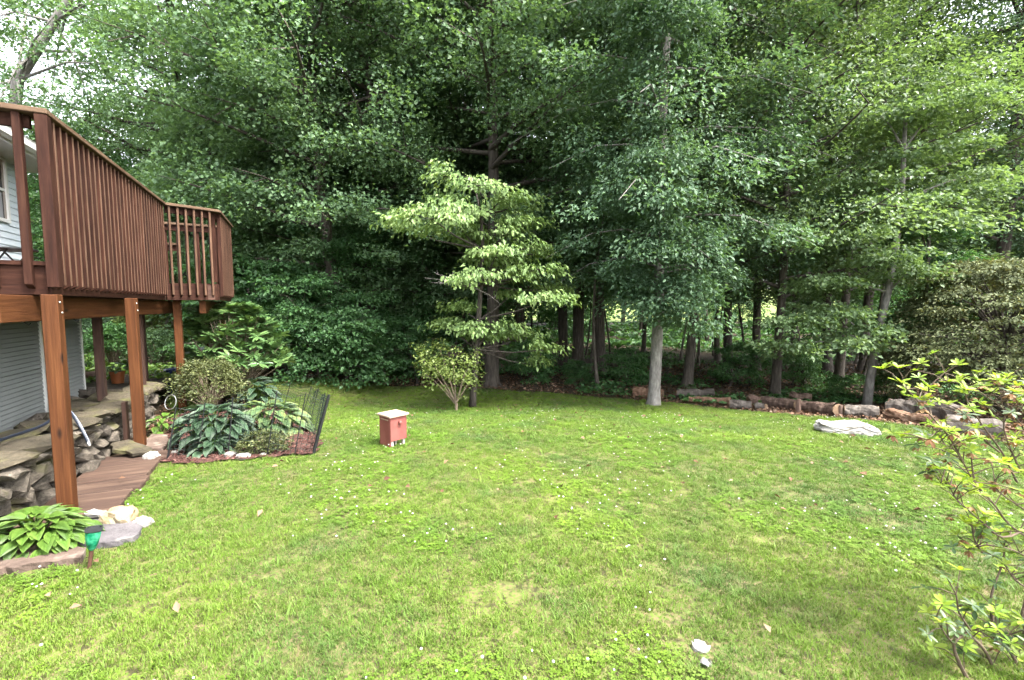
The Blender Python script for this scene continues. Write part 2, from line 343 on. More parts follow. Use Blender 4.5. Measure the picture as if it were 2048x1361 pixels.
def grass_mat(name, blade=True):
    m, n, l, b = new(name)
    ge = n.new('ShaderNodeNewGeometry')
    def nz(s, d=4):
        t = n.new('ShaderNodeTexNoise'); t.inputs['Scale'].default_value = s; t.inputs['Detail'].default_value = d
        l.new(ge.outputs['Position'], t.inputs['Vector']); return t.outputs['Fac']
    def mr(s, a, c):
        q = n.new('ShaderNodeMapRange'); q.inputs[1].default_value = a; q.inputs[2].default_value = c; l.new(s, q.inputs[0]); return q.outputs[0]
    def mix(f, a, c):
        q = n.new('ShaderNodeMix'); q.data_type = 'RGBA'; l.new(f, q.inputs[0])
        for s, x in ((6, a), (7, c)):
            if isinstance(x, tuple): q.inputs[s].default_value = (*x, 1)
            else: l.new(x, q.inputs[s])
        return q.outputs[2]
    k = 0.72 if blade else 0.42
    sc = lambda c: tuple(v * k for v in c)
    c = mix(mr(nz(0.42), 0.36, 0.64), sc((0.122, 0.228, 0.024)), sc((0.172, 0.272, 0.030)))
    c = mix(mr(nz(1.3, 5), 0.48, 0.70), c, sc((0.086, 0.170, 0.034)))
    c = mix(mr(nz(4.5, 5), 0.56, 0.78), c, sc((0.175, 0.222, 0.052)))
    if blade:
        at = n.new('ShaderNodeAttribute'); at.attribute_name = 'v'
        c = mix(mr(at.outputs['Fac'], 0.80, 1.0), c, (0.19, 0.165, 0.08))
        q = n.new('ShaderNodeHueSaturation'); l.new(c, q.inputs['Color'])
        oi = n.new('ShaderNodeObjectInfo'); w = n.new('ShaderNodeMapRange'); w.inputs[3].default_value = 0.78; w.inputs[4].default_value = 1.22
        l.new(oi.outputs['Random'], w.inputs[0]); l.new(w.outputs[0], q.inputs['Value']); c = q.outputs[0]
    else:
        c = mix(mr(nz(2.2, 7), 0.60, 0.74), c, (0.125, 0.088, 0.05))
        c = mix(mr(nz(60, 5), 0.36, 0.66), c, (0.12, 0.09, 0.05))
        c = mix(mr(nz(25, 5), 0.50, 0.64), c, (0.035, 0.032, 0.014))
    l.new(c, b.inputs['Base Color']); b.inputs['Roughness'].default_value = 0.55; b.inputs['Specular IOR Level'].default_value = 0.25
    if blade:
        tr = n.new('ShaderNodeBsdfTranslucent'); l.new(c, tr.inputs['Color']); ms = n.new('ShaderNodeMixShader'); ms.inputs[0].default_value = 0.3
        l.new(b.outputs[0], ms.inputs[1]); l.new(tr.outputs[0], ms.inputs[2]); l.new(ms.outputs[0], n['Material Output'].inputs['Surface'])
    return m
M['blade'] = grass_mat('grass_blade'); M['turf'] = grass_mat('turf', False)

# ------------------------------------------------------------------ outlines on the ground
def gpoly(px): return [(p.x, p.y) for p in (G(u, v) for u, v in px)]
def inside(poly, x, y):
    x = np.asarray(x); y = np.asarray(y); r = np.zeros(x.shape, bool); n = len(poly)
    for i in range(n):
        x1, y1 = poly[i]; x2, y2 = poly[(i + 1) % n]
        c = ((y1 > y) != (y2 > y)) & (x < (x2 - x1) * (y - y1) / ((y2 - y1) or 1e-9) + x1); r ^= c
    return r
EDGE = gpoly([(470, 757), (560, 753), (640, 760), (740, 767), (860, 773), (1000, 781), (1100, 786), (1190, 795), (1270, 800), (1360, 808), (1480, 822), (1590, 832), (1690, 838), (1770, 846), (1880, 862), (2048, 896)])
e0, e1 = EDGE[0], EDGE[-1]
LAWN = [(-3.0, -3.0), (14, -3.0), (14, e1[1] - 0.9), (e1[0] + 1.2, e1[1] - 0.1)] + EDGE[::-1] + [(e0[0] - 0.3, e0[1] - 1.5), (-4.6, 6.0), (-4.0, 4.5), (-3.45, 3.4), (-3.0, 2.7), (-4.0, 2.3), (-4.0, -3.0)]
BED = gpoly([(296, 926), (370, 930), (470, 924), (560, 915), (628, 911), (642, 890), (628, 862), (600, 835), (560, 812), (500, 800), (420, 800), (330, 850)])
TERR = [tuple(D(a, d, 0)[:2]) for a, d in ((-3, 0.45), (0, 0.24), (1.5, 0.22), (2.95, 0.2), (4.2, 0.3), (7.5, 0.5), (7.5, 6), (-3, 6))]

# ------------------------------------------------------------------ ground sheets
def grid_sheet(name, xs, ys, mask, material, dz=0.0, jit=0.0):
    X, Y = np.meshgrid(xs, ys); Z = H(X, Y) + dz
    if jit: Z = Z + RNG.normal(0, jit, Z.shape)
    nx, ny = len(xs), len(ys); V = np.stack([X, Y, Z], -1).reshape(-1, 3)
    i = (np.arange(ny - 1)[:, None] * nx + np.arange(nx - 1)[None, :]).ravel()
    F = np.stack([i, i + 1, i + nx + 1, i + nx], 1)
    cx = V[F].mean(1)
    F = F[mask(cx[:, 0], cx[:, 1])]
    used = np.unique(F); rm = np.full(len(V), -1); rm[used] = np.arange(len(used))
    o = put(bpy.data.objects.new(name, fast(name, V[used], rm[F], material, smooth=True)))
    return tag(o, kind='structure')
xs = np.arange(-12, 16.01, 0.14); ys = np.arange(-3, 17.01, 0.14)
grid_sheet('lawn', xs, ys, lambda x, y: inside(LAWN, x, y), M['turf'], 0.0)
grid_sheet('forest_floor', np.concatenate([np.arange(-70, -12, 2.0), np.arange(-12, 16, 0.25), np.arange(16, 71, 2.0)]),
           np.concatenate([np.arange(-6, 18, 0.25), np.arange(18, 47, 1.0)]), lambda x, y: np.ones(x.shape, bool), M['litterfloor'], -0.012)
m_field = mat('sunlit_meadow', [(0.07, 0.12, 0.02), (0.11, 0.15, 0.03), (0.15, 0.175, 0.05)], (0.4, 0.4, 0.4), 0.9, 6, 0, None, 0)
grid_sheet('meadow', np.arange(-700, 701, 25.0), np.concatenate([np.arange(44, 100, 4.0), np.arange(100, 900, 40.0)]), lambda x, y: np.ones(x.shape, bool), m_field, 0.0)
def flat_poly(name, poly, dz, material, kind='structure', step=0.1, z=None):
    a = np.array(poly); xs = np.arange(a[:, 0].min(), a[:, 0].max() + step, step); ys = np.arange(a[:, 1].min(), a[:, 1].max() + step, step)
    X, Y = np.meshgrid(xs, ys); Z = (H(X, Y) + dz if z is None else np.full(X.shape, z)) + RNG.normal(0, 0.006, X.shape)
    nx = len(xs); V = np.stack([X, Y, Z], -1).reshape(-1, 3)
    i = (np.arange(len(ys) - 1)[:, None] * nx + np.arange(nx - 1)[None, :]).ravel(); F = np.stack([i, i + 1, i + nx + 1, i + nx], 1)
    c = V[F].mean(1); F = F[inside(poly, c[:, 0], c[:, 1])]
    return tag(put(bpy.data.objects.new(name, fast(name, V, F, material, smooth=True))), kind=kind)
flat_poly('mulch_bed', BED, 0.022, M['mulch'], step=0.06)
flat_poly('terrace', TERR, 0, M['soil'], step=0.15, z=0.31)
walkpoly = [tuple(D(a, d, 0)[:2]) for a, d in ((-0.40, 0.66), (-0.40, -0.38), (1.27, -0.38), (1.5, 0.5))]
slate_poly = gpoly([(120, 1062), (175, 1046), (262, 1050), (286, 1064), (268, 1086), (215, 1100), (150, 1098)])
flag_poly = gpoly([(-60, 1118), (40, 1106), (120, 1096), (168, 1106), (168, 1124), (110, 1136), (40, 1147), (-40, 1160), (-120, 1168)])

# ------------------------------------------------------------------ leaves
def unit(a): return a / np.maximum(np.linalg.norm(a, axis=-1, keepdims=True), 1e-9)
def kites(c, d, n, L, W, fold=0.25, droop=0.15, vals=None):
    """folded pointed leaves: base point c, direction d, upper side n"""
    N = len(c); d = unit(d); s = unit(np.cross(d, n)); n = unit(np.cross(s, d))
    L = np.broadcast_to(np.asarray(L, float), (N,))[:, None]; W = np.broadcast_to(np.asarray(W, float), (N,))[:, None]
    m = c + d * L * 0.45
    V = np.empty((N, 4, 3)); V[:, 0] = c; V[:, 1] = m + s * W * 0.5 + n * W * fold; V[:, 2] = c + d * L - n * L * droop; V[:, 3] = m - s * W * 0.5 + n * W * fold
    b = np.arange(N)[:, None] * 4
    F = np.concatenate([b + np.array([[0, 1, 2]]), b + np.array([[0, 2, 3]])], 1).reshape(-1, 3)
    vals = RNG.random(N) if vals is None else vals
    return V.reshape(-1, 3), F, np.repeat(vals, 4)
def spray_leaves(c, o, s, per, L, W, tilt=0.62, thick=0.13, droop=0.35, hang=0.0, rng=RNG, wide=1.0):
    """flat fans of leaves at twig ends: centre c, outward o, size s"""
    N = len(c); o = unit(o * np.array([1, 1, 0.35])); side = unit(np.cross(o, np.array([0, 0, 1.0])))
    c = np.repeat(c, per, 0); o = np.repeat(o, per, 0); side = np.repeat(side, per, 0); s = np.repeat(s, per)[:, None]
    n = N * per
    r = np.sqrt(rng.random((n, 1))); q = rng.random((n, 1)) * 2 * np.pi
    u, w = r * np.cos(q), r * np.sin(q) * wide
    pos = c + o * u * s + side * w * s + np.array([0, 0, 1.0]) * (-droop * s * (u * u * 0.7 + np.abs(u) * u * 0.3 + w * w * 0.5) + rng.normal(0, 1, (n, 1)) * thick * s)
    dirn = unit(o * (0.7 + 0.3 * u) + side * w * 0.9 + rng.normal(0, 0.45, (n, 3)) + np.array([0, 0, -1.0]) * (droop * 0.6 + hang))
    nrm = unit(np.array([0, 0, 1.0]) + o * (0.35 + hang) + rng.normal(0, tilt, (n, 3)))
    sp = np.repeat(rng.random(N) * 0.5, per) + rng.random(n) * 0.5
    k = 0.5 + 0.85 * rng.random(n)
    return kites(pos, dirn, nrm, L * k, W * k, vals=sp)
def join(parts):
    V, F, A = [], [], []; off = 0
    for v, f, a in parts: V.append(v); F.append(f + off); A.append(a); off += len(v)
    return np.concatenate(V), np.concatenate(F), np.concatenate(A)

def tree_meshes(name, seed, Ht, cb, R, limbs, per, L, W, lm, bark, tr=0.16, droop=0.35, size=0.55, curve=0.25, rise=0.35, flat=0.24, shape=0.75, kmul=1.0, fork=0.0, topr=0.25):
    rg = np.random.default_rng(seed); rnd = random.Random(seed)
    mb = MB(); n = 14; ph = rnd.random() * 6.28
    def axis(z):
        t = z / Ht; return Vector((curve * math.sin(t * 3.1 + ph) - curve * math.sin(ph), curve * math.cos(t * 2.4 + ph) - curve * math.cos(ph), z))
    zs = [-0.15, 0, 0.12, 0.35] + [0.8 + (Ht - 0.9) * i / n for i in range(n + 1)]
    def tr_at(z):
        t = max(0, z) / Ht; return tr * ((1 - t) ** 0.8 * 0.93 + 0.07) * (1 + 0.75 * math.exp(-max(0, z) / 0.16))
    mb.tube([axis(z) for z in zs], [tr_at(z) for z in zs], 12, jag=0.16)
    C, O, Sz = [], [], []
    for i in range(limbs):
        t = ((i + rnd.random()) / limbs) ** 0.9
        z0 = cb + (Ht - cb) * t * 0.97
        az = i * 2.39996 + rnd.uniform(-0.5, 0.5)
        prof = (math.sin(math.pi * min(1, max(0.0, t * 0.86 + 0.14)) ** shape) ** 0.7) if t < 0.999 else 0.1
        Ln = R * max(topr, prof) * rnd.uniform(0.62, 1.12)
        dh = Vector((math.cos(az), math.sin(az), 0)); rs = rise * rnd.uniform(0.6, 1.4) * (0.6 + 0.9 * t)
        sag = 0.22 * rnd.random()
        base = axis(z0 - 0.15)
        def lp(s): return base + dh * (Ln * s) + Vector((0, 0, Ln * (rs * s - sag * s * s))) + Vector((0.06 * math.sin(5 * s + az), 0.06 * math.cos(4 * s), 0)) * Ln * 0.4
        r0 = min(tr_at(z0) * 0.55, 0.018 + 0.014 * Ln)
        mb.tube([lp(s) for s in (0, 0.25, 0.5, 0.75, 1)], [r0, r0 * 0.8, r0 * 0.58, r0 * 0.36, 0.004], 5, cap=False)
        k = max(2, int(kmul * (1.5 + Ln * 2.6)))
        for j in range(k):
            s = 0.28 + 0.74 * ((j + rnd.random()) / k)
            side = Vector((-dh.y, dh.x, 0)) * (rnd.uniform(-1, 1) * (0.15 + 0.34 * Ln * (0.35 + 0.65 * math.sin(math.pi * min(1, s * 0.85)))))
            p = lp(s) + side + Vector((0, 0, rnd.gauss(0, 0.10 + 0.05 * Ln)))
            out = (dh + side * 0.8).normalized()
            C.append(p); O.append(out); Sz.append(size * rnd.uniform(0.65, 1.25))
            if j % 2 == 0: mb.tube([lp(max(0.1, s - 0.15)), p], [r0 * 0.3 + 0.002, 0.003], 3, cap=False)
    C = np.array(C); O = np.array(O); Sz = np.array(Sz)
    V, F, A = spray_leaves(C, O, Sz, per, L, W, thick=flat, droop=droop, rng=rg)
    return mb.mesh(name + '_trunk', bark, smooth=True), fast(name + '_crown', V, F, lm, A)

K = {}
K['maple_a'] = tree_meshes('maple', 11, 17, 3.6, 4.3, 62, 166, 0.089, 0.083, M['lm_maple'], M['bark'], 0.19, size=0.62, kmul=0.78)
K['maple_b'] = tree_meshes('maple', 12, 15, 2.6, 4.0, 58, 166, 0.086, 0.079, M['lm_maple'], M['bark'], 0.17, size=0.60, curve=0.5, kmul=0.78)
K['ash_a'] = tree_meshes('ash', 13, 18, 3.8, 3.8, 60, 166, 0.092, 0.056, M['lm_dark'], M['bark'], 0.18, droop=0.6, size=0.62, kmul=0.78)
K['ash_b'] = tree_meshes('ash', 14, 16, 3.0, 4.2, 58, 166, 0.092, 0.056, M['lm_dark'], M['bark'], 0.16, droop=0.55, size=0.62, curve=0.4, kmul=0.78)
K['light_a'] = tree_meshes('hickory', 15, 15, 3.0, 4.0, 58, 148, 0.086, 0.050, M['lm_light'], M['bark'], 0.13, droop=0.3, size=0.62, rise=0.5, kmul=0.78)
K['light_b'] = tree_meshes('hickory', 16, 12, 2.2, 3.4, 50, 148, 0.083, 0.053, M['lm_light'], M['bark'], 0.10, droop=0.3, size=0.58, rise=0.45, kmul=0.78)
K['mid_a'] = tree_meshes('young_maple', 17, 7.5, 0.9, 2.6, 44, 148, 0.076, 0.069, M['lm_maple'], M['bark'], 0.08, size=0.46, rise=0.3)
K['mid_b'] = tree_meshes('young_maple', 18, 6.2, 1.2, 2.3, 40, 140, 0.076, 0.066, M['lm_under'], M['bark'], 0.07, size=0.44, rise=0.28)
K['layer_a'] = tree_meshes('layered_shrub', 19, 2.6, 0.45, 1.7, 26, 70, 0.085, 0.06, M['lm_under'], M['bark'], 0.035, size=0.36, rise=0.25, flat=0.07)
K['layer_b'] = tree_meshes('leafy_shrub', 20, 1.7, 0.2, 1.2, 22, 70, 0.075, 0.06, M['lm_under'], M['bark'], 0.025, size=0.30, rise=0.3, flat=0.16)
K['sapling'] = tree_meshes('sapling', 21, 5.5, 2.4, 1.3, 18, 50, 0.10, 0.08, M['lm_maple'], M['bark'], 0.035, size=0.36, curve=0.35)
K['far_tree'] = tree_meshes('far_tree', 22, 13, 1.0, 4.5, 44, 60, 0.42, 0.34, M['lm_light'], M['bark'], 0.2, size=1.1)
K['deep_a'] = tree_meshes('deep_tree', 51, 17, 4.0, 4.0, 44, 40, 0.21, 0.17, M['lm_maple'], M['bark'], 0.19, size=0.75)
K['deep_b'] = tree_meshes('deep_tree', 52, 18, 4.5, 3.8, 44, 40, 0.21, 0.14, M['lm_dark'], M['bark'], 0.18, droop=.55, size=0.75, curve=.5)
K['deep_c'] = tree_meshes('deep_tree', 53, 15, 3.4, 3.8, 42, 40, 0.20, 0.13, M['lm_light'], M['bark'], 0.15, size=0.72, rise=.5)
K['deep_low'] = tree_meshes('deep_low_tree', 54, 5.5, 0.5, 2.4, 30, 40, 0.18, 0.14, M['lm_under'], M['bark'], 0.06, size=0.55)
def plant(kind, name, x, y, sc=1.0, rz=None, label=None, cat='tree', group=None, sxy=None, z=None, tilt=None):
    t, c = K[kind]
    o = empty(name, (x, y, hz(x, y) - 0.02 if z is None else z), label, cat, group, U(0, 6.28) if rz is None else rz)
    o.scale = (sc * (sxy or 1), sc * (sxy or 1), sc)
    if tilt: o.rotation_euler = (tilt[0], tilt[1], o.rotation_euler.z)
    put(bpy.data.objects.new('trunk', t), o); put(bpy.data.objects.new('crown', c), o)
    return o

# ------------------------------------------------------------------ the wood
# trees standing at the lawn's edge that can be told apart
def at_px(kind, name, u, v, sc, label, rz=None, cat='tree', group=None, **k):
    p = G(u, v); return plant(kind, name, p.x, p.y, sc, rz, label, cat, group, **k)
at_px('maple_a', 'maple_tree', 983, 771, 0.86, 'stout brown trunked maple directly behind the pale layered dogwood')
at_px('light_b', 'hickory_tree', 1549, 792, 0.95, 'brown trunked tree rising behind the split log pile')
at_px('sapling', 'slim_tree', 1609, 772, 1.25, 'slim straight tree behind the log with dark stump end', sxy=1.0)
at_px('ash_b', 'ash_tree', 1374, 774, 0.72, 'slender brown tree in shade just right of the pale trunk')
at_px('sapling', 'sapling', 1196, 774, 1.15, 'thin pale sapling left of the pale grey trunk')
at_px('light_a', 'hickory_tree', 1655, 745, 0.95, 'dark trunk with light green crown behind the slim straight tree')
at_px('maple_b', 'maple_tree', 690, 742, 0.92, 'dark twin-looking maple in deep shade behind the shrubs above the mulch')
at_px('maple_a', 'maple_tree', 735, 738, 0.95, 'second dark maple in shade right of its twin above the mulch')
at_px('ash_a', 'ash_tree', 1155, 738, 1.0, 'thick dark trunk in the shade right of the pale dogwood crown')
at_px('ash_b', 'ash_tree', 1128, 734, 1.0, 'dark thin-barked tree touching the edge of the dogwood crown')
at_px('light_b', 'hickory_tree', 1510, 740, 1.15, 'dark twin stem in front of the bright gap in the wood')
at_px('ash_a', 'ash_tree', 1975, 760, 0.9, 'tall tree behind the bronze Japanese maple')
# the wall of foliage left of the dogwood
spec = [('maple_a', -10.4, 14.4, 0.95, 'tall maple rising directly over the deck corner'), ('maple_b', -6.8, 13.6, 0.98, 'tall forked maple above the far end of the deck'),
        ('maple_a', -3.4, 15.0, 1.05, 'tall maple between the deck end and the dogwood'), ('mid_a', -7.6, 12.2, 0.92, 'bushy young maple right behind the far deck railing'), ('mid_a', -5.1, 12.2, 1.0, 'bushy young maple above the glossy rhododendron'),
        ('mid_b', -11.8, 13.0, 1.0, 'bushy young tree over the long slatted deck railing'), ('mid_a', -2.9, 12.6, 1.05, 'bushy young maple above the red box, left of the dogwood'), ('mid_b', -4.0, 11.4, 0.72, 'low young tree above the broad layered shrub'),
        ('mid_b', -1.4, 13.5, 0.95, 'young tree just behind the left side of the dogwood'), ('maple_b', 0.4, 14.2, 0.95, 'tall maple whose crown rises above the dogwood top'), ('ash_a', 2.6, 13.2, 0.95, 'tall ash between the dogwood and the pale grey trunk'),
        ('light_a', 6.0, 12.4, 0.95, 'light green feathery tree right of the pale grey trunk'), ('light_b', 8.2, 11.2, 1.0, 'light green tree above the long grey brown log'), ('light_a', 10.4, 13.2, 1.0, 'tall light green tree above the leaning pale tree'),
        ('ash_b', 15.2, 12.6, 0.95, 'tall dark tree over the bronze maple at the right'), ('light_b', 6.9, 15.0, 1.0, 'light green tree one row behind the split logs')]
for i, (k, x, y, s, lab) in enumerate(spec):
    plant(k, {'map': 'maple_tree', 'mid': 'young_maple', 'ash': 'ash_tree', 'lig': 'hickory_tree'}[k[:3]], x, y, s, label=lab, group='front row of the wood')
plant('maple_b', 'maple_tree', 17.5, 11.0, 0.9, label='tall maple standing beyond the bronze maple at the side of the yard', group='front row of the wood')
# deeper trees
rg = random.Random(5); pts = []
tries = 0
while len(pts) < 46 and tries < 6000:
    tries += 1
    y = 14.5 + 27 * rg.random(); x = rg.uniform(-1.25, 1.25) * y
    if any((x - a) ** 2 + (y - b) ** 2 < (2.8 + 0.04 * y) ** 2 for a, b in pts): continue
    # three thin places where the sunlit meadow shows between the trunks
    ang = x / y
    if y > 18 and (abs(ang + 0.47) < 0.05 or abs(ang - 0.49) < 0.045 or abs(ang - 0.80) < 0.06): continue
    if (ang < -0.72 and rg.random() < .85) or (0.72 < ang and rg.random() < .7): continue
    pts.append((x, y))
for i, (x, y) in enumerate(pts):
    k = rg.choice(['deep_a', 'deep_b', 'deep_c', 'deep_a', 'deep_b'])
    plant(k, 'forest_tree', x, y, min(rg.uniform(0.8, 1.1), (0.40 * y + 1.0) / 16.5), label='tall dark trunked tree deep inside the shaded wood', group='trees deep in the wood')
for i in range(16):
    y = rg.uniform(11.5, 22); x = rg.uniform(0.12, 1.0) * y
    plant('sapling', 'sapling', x, y, rg.uniform(0.8, 1.3), label='thin understory sapling among the shaded trunks', group='understory saplings')
for i in range(34):
    y = rg.uniform(18, 41); x = rg.uniform(-1.1, 1.1) * y
    plant('deep_low', 'understory_tree', x, y, rg.uniform(0.55, 1.0), label='low leafy understory tree far inside the wood', group='low trees inside the wood')
for i in range(34):
    x = -130 + 8 * i + rg.uniform(-2, 2); y = rg.uniform(92, 120)
    plant('far_tree', 'far_tree', x, y, rg.uniform(0.9, 1.3), label='distant tree across the sunlit meadow beyond the wood', group='trees across the meadow')
# shrubs along the edge
for u, v, k, s, lab in [(575, 752, 'layer_a', 0.95, 'broad layered dark shrub with bare lower stems beyond the wire fence'), (690, 762, 'layer_b', 1.05, 'dark leafy shrub above the mulch left of the yellow-green shrub'),
                        (640, 756, 'layer_b', 1.0, 'leafy shrub with arching bare twigs beyond the fence corner'), (770, 764, 'layer_b', 1.1, 'dark spreading shrub over the mulch behind the red box'),
                        (835, 768, 'layer_a', 0.7, 'low dark layered shrub behind the yellow-green shrub'), (500, 748, 'layer_a', 1.1, 'dark layered shrub behind the glossy rhododendron'),
                        (1060, 760, 'layer_b', 0.7, 'low dark shrub right of the maple behind the dogwood'), (1165, 768, 'layer_b', 0.4, 'small yellowish shrub by the thin pale sapling'),
                        (1250, 764, 'layer_b', 0.6, 'low green shrub left of the pale grey trunk'), (1690, 800, 'layer_b', 0.32, 'bright leafy shrub at the foot of the leaning pale tree'),
                        (1775, 802, 'layer_b', 0.38, 'leafy shrub between the two leaning trees'), (1580, 772, 'layer_b', 0.6, 'dark shrub behind the split logs'),
                        (1460, 772, 'layer_b', 0.7, 'dark shrub behind the reddish broken log')]:
    at_px(k, 'shrub', u, v, s, lab, cat='shrub')

# ------------------------------------------------------------------ bespoke trees
def custom(name, base, label, cat, mbs, leaves, bark, lm, group=None):
    o = empty(name, base, label, cat, group)
    mbs.build('trunk', bark, o, smooth=True)
    V, F, A = leaves
    put(bpy.data.objects.new('crown', fast('crown', V - np.array(base), F, lm, A)), o); return o
# pale grey trunk
b = G(1307, 810); mb = MB()
hts = [-0.1, 0, 0.1, 0.3, 0.8, 1.6, 2.4, 3.4, 4.6, 6, 8, 11, 14]
rad = [0.19, 0.165, 0.140, 0.126, 0.118, 0.112, 0.106, 0.098, 0.092, 0.085, 0.07, 0.045, 0.01]; rad = [v * 0.9 for v in rad]
mb.tube([b + Vector((0.012 * h + 0.03 * math.sin(h * 0.9), 0.02 * math.sin(h), h)) for h in hts], rad, 16, jag=0.10)
rt = random.Random(3); C, O, Z = [], [], []
for i in range(58):
    t = (i + rt.random()) / 58; z0 = 2.5 + 10.5 * t; az = i * 2.4 + rt.uniform(-.4, .4)
    Ln = (0.9 + 2.6 * math.sin(math.pi * min(1, t * 0.8 + 0.15))) * rt.uniform(0.6, 1.1); dh = Vector((math.cos(az), math.sin(az), 0))
    p0 = b + Vector((0, 0, z0))
    lp = lambda s: p0 + dh * Ln * s + Vector((0, 0, Ln * (0.35 * s - 0.55 * s * s)))
    mb.tube([lp(s) for s in (0, .3, .6, 1)], [0.03, 0.02, 0.012, 0.004], 5, cap=False)
    for j in range(int(2 + Ln * 2.6)):
        s = 0.3 + 0.72 * rt.random(); sd_ = Vector((-dh.y, dh.x, 0)) * rt.uniform(-.4, .4) * Ln * 0.7
        C.append(lp(s) + sd_ + Vector((0, 0, rt.gauss(0, .12)))); O.append(dh + sd_ * 0.6); Z.append(rt.uniform(0.32, 0.62))
for u, v, w in ((1300, 500, 70), (1340, 552, 80), (1400, 588, 60), (1268, 585, 60), (1322, 610, 60), (1385, 636, 50), (1248, 540, 50), (1425, 545, 50), (1280, 440, 60), (1345, 400, 70), (1230, 400, 60), (1390, 470, 60), (1310, 370, 60), (1290, 330, 60), (1335, 300, 60), (1305, 255, 60), (1330, 60, 70), (1300, 30, 60), (1345, 110, 60), (1320, 455, 40), (1300, 20, 60)):
    c = P(u, v, b.y - rt.uniform(.2, 1.1)); wm = S(w, b.y); q = b + Vector((0, 0, max(2.3, c.z - b.z + .1))); mb.tube([q, q.lerp(c, .5) + Vector((0, 0, .1)), c], [.02, .012, .004], 5, cap=False)
    for j in range(max(6, int(w / 6.5))):
        a = rt.uniform(0, 6.28); rr = wm * math.sqrt(rt.random()); C.append(c + Vector((math.cos(a) * rr, math.sin(a) * rr, rt.gauss(0, .08) - .1 * rr))); O.append(Vector((math.cos(a), math.sin(a) - .4, 0))); Z.append(rt.uniform(.22, .36))
lv = spray_leaves(np.array(C), np.array(O), np.array(Z), 105, 0.08, 0.045, droop=0.6, thick=0.28)
custom('ash_tree', b, 'tall tree with straight pale grey trunk standing in the lawn', 'tree', mb, lv, M['palebark'], M['lm_dark'])
# dogwood with layered pale foliage
b = G(945, 815); Yd = b.y; mb = MB()
def dz(u, v, dy=0): return P(u, v, Yd + dy)
trunk = [b + Vector((0, 0, -0.05)), b + Vector((0.01, 0, 0.25)), dz(949, 760), dz(953, 700), dz(957, 640), dz(962, 570), dz(966, 500), dz(962, 430), dz(950, 375)]
mb.tube(trunk, [0.075, 0.060, 0.056, 0.052, 0.047, 0.040, 0.032, 0.022, 0.010], 12, jag=0.1)
lay = [(883, 353, 40), (953, 363, 48), (891, 390, 60), (1000, 386, 42), (887, 410, 76), (1045, 404, 72), (858, 436, 92), (972, 432, 72), (1055, 436, 56), (815, 462, 44), (918, 456, 56), (953, 480, 54), (988, 497, 62), (1062, 489, 46), (1093, 509, 46),
       (1074, 532, 54), (1019, 517, 54), (918, 563, 34), (1023, 587, 28), (1105, 571, 50), (1093, 598, 54), (1040, 556, 50), (934, 612, 54), (902, 647, 54), (972, 647, 72), (941, 668, 54), (996, 668, 46), (1050, 676, 44), (1089, 697, 38), (1074, 724, 22), (965, 545, 45), (950, 520, 40), (1010, 460, 50)]
C, O, Z = [], [], []; rt = random.Random(8)
for u, v, w in lay:
    dy = rt.uniform(-0.95, 0.7); c = dz(u + rt.uniform(-8, 8), v + rt.uniform(-7, 7), dy); wm = S(w, Yd)
    tz = min(max(c.z - 0.25, b.z + 0.9), trunk[-1].z); k = min(range(len(trunk)), key=lambda q: abs(trunk[q].z - tz)); q = trunk[k]
    dh = c - q; dh.z = 0
    if dh.length < 0.15: dh = Vector((rt.uniform(-1, 1), -0.6, 0))
    mid = q.lerp(c, 0.55) + Vector((0, 0, -0.07)); mb.tube([q, mid, c + Vector((0, 0, -0.04))], [0.022, 0.014, 0.006], 6, cap=False)
    dh.normalize()
    for j in range(max(5, int(w / 4.3))):
        a = rt.uniform(0, 6.28); r = math.sqrt(rt.random()) * wm * 0.85
        off = Vector((math.cos(a) * r, math.sin(a) * r * 0.85, 0.08 - 0.30 * (r / wm) ** 2 * wm + rt.gauss(0, .035)))
        C.append(c + off + Vector((0, 0, rt.gauss(0, 0.025)))); O.append((dh + off * 1.5)); Z.append(rt.uniform(0.16, 0.26))
        if j % 2 == 0: mb.tube([c + Vector((0, 0, -0.05)), c + off + Vector((0, 0, -0.03))], [0.005, 0.002], 3, cap=False)
lv = spray_leaves(np.array(C), np.array(O), np.array(Z), 24, 0.09, 0.048, tilt=0.6, thick=0.18, droop=0.35, hang=0.5)
custom('dogwood_tree', b, 'dogwood with drooping layers of pale yellow-green leaves on the lawn', 'tree', mb, lv, M['bark'], M['lm_dogwood'])
# bare twigs on the dogwood's left
mb = MB(); rt = random.Random(4); p0 = dz(952, 578, -0.3)
for (u, v) in ((848, 556), (872, 548), (862, 566), (900, 552), (1003, 610)):
    q = dz(u, v, -0.45); m_ = p0.lerp(q, 0.5) + Vector((0, 0, 0.04)); mb.tube([p0, m_, q], [0.009, 0.006, 0.002], 4, cap=False)
    for j in range(5):
        s = m_.lerp(q, rt.random()); mb.tube([s, s + Vector((rt.uniform(-.12, .05), rt.uniform(-.05, .05), rt.uniform(-.05, .1)))], [0.003, 0.001], 3, cap=False)
o = bpy.data.objects['dogwood_tree']; tw = mb.build('bare_twig', M['deadwood'], o)
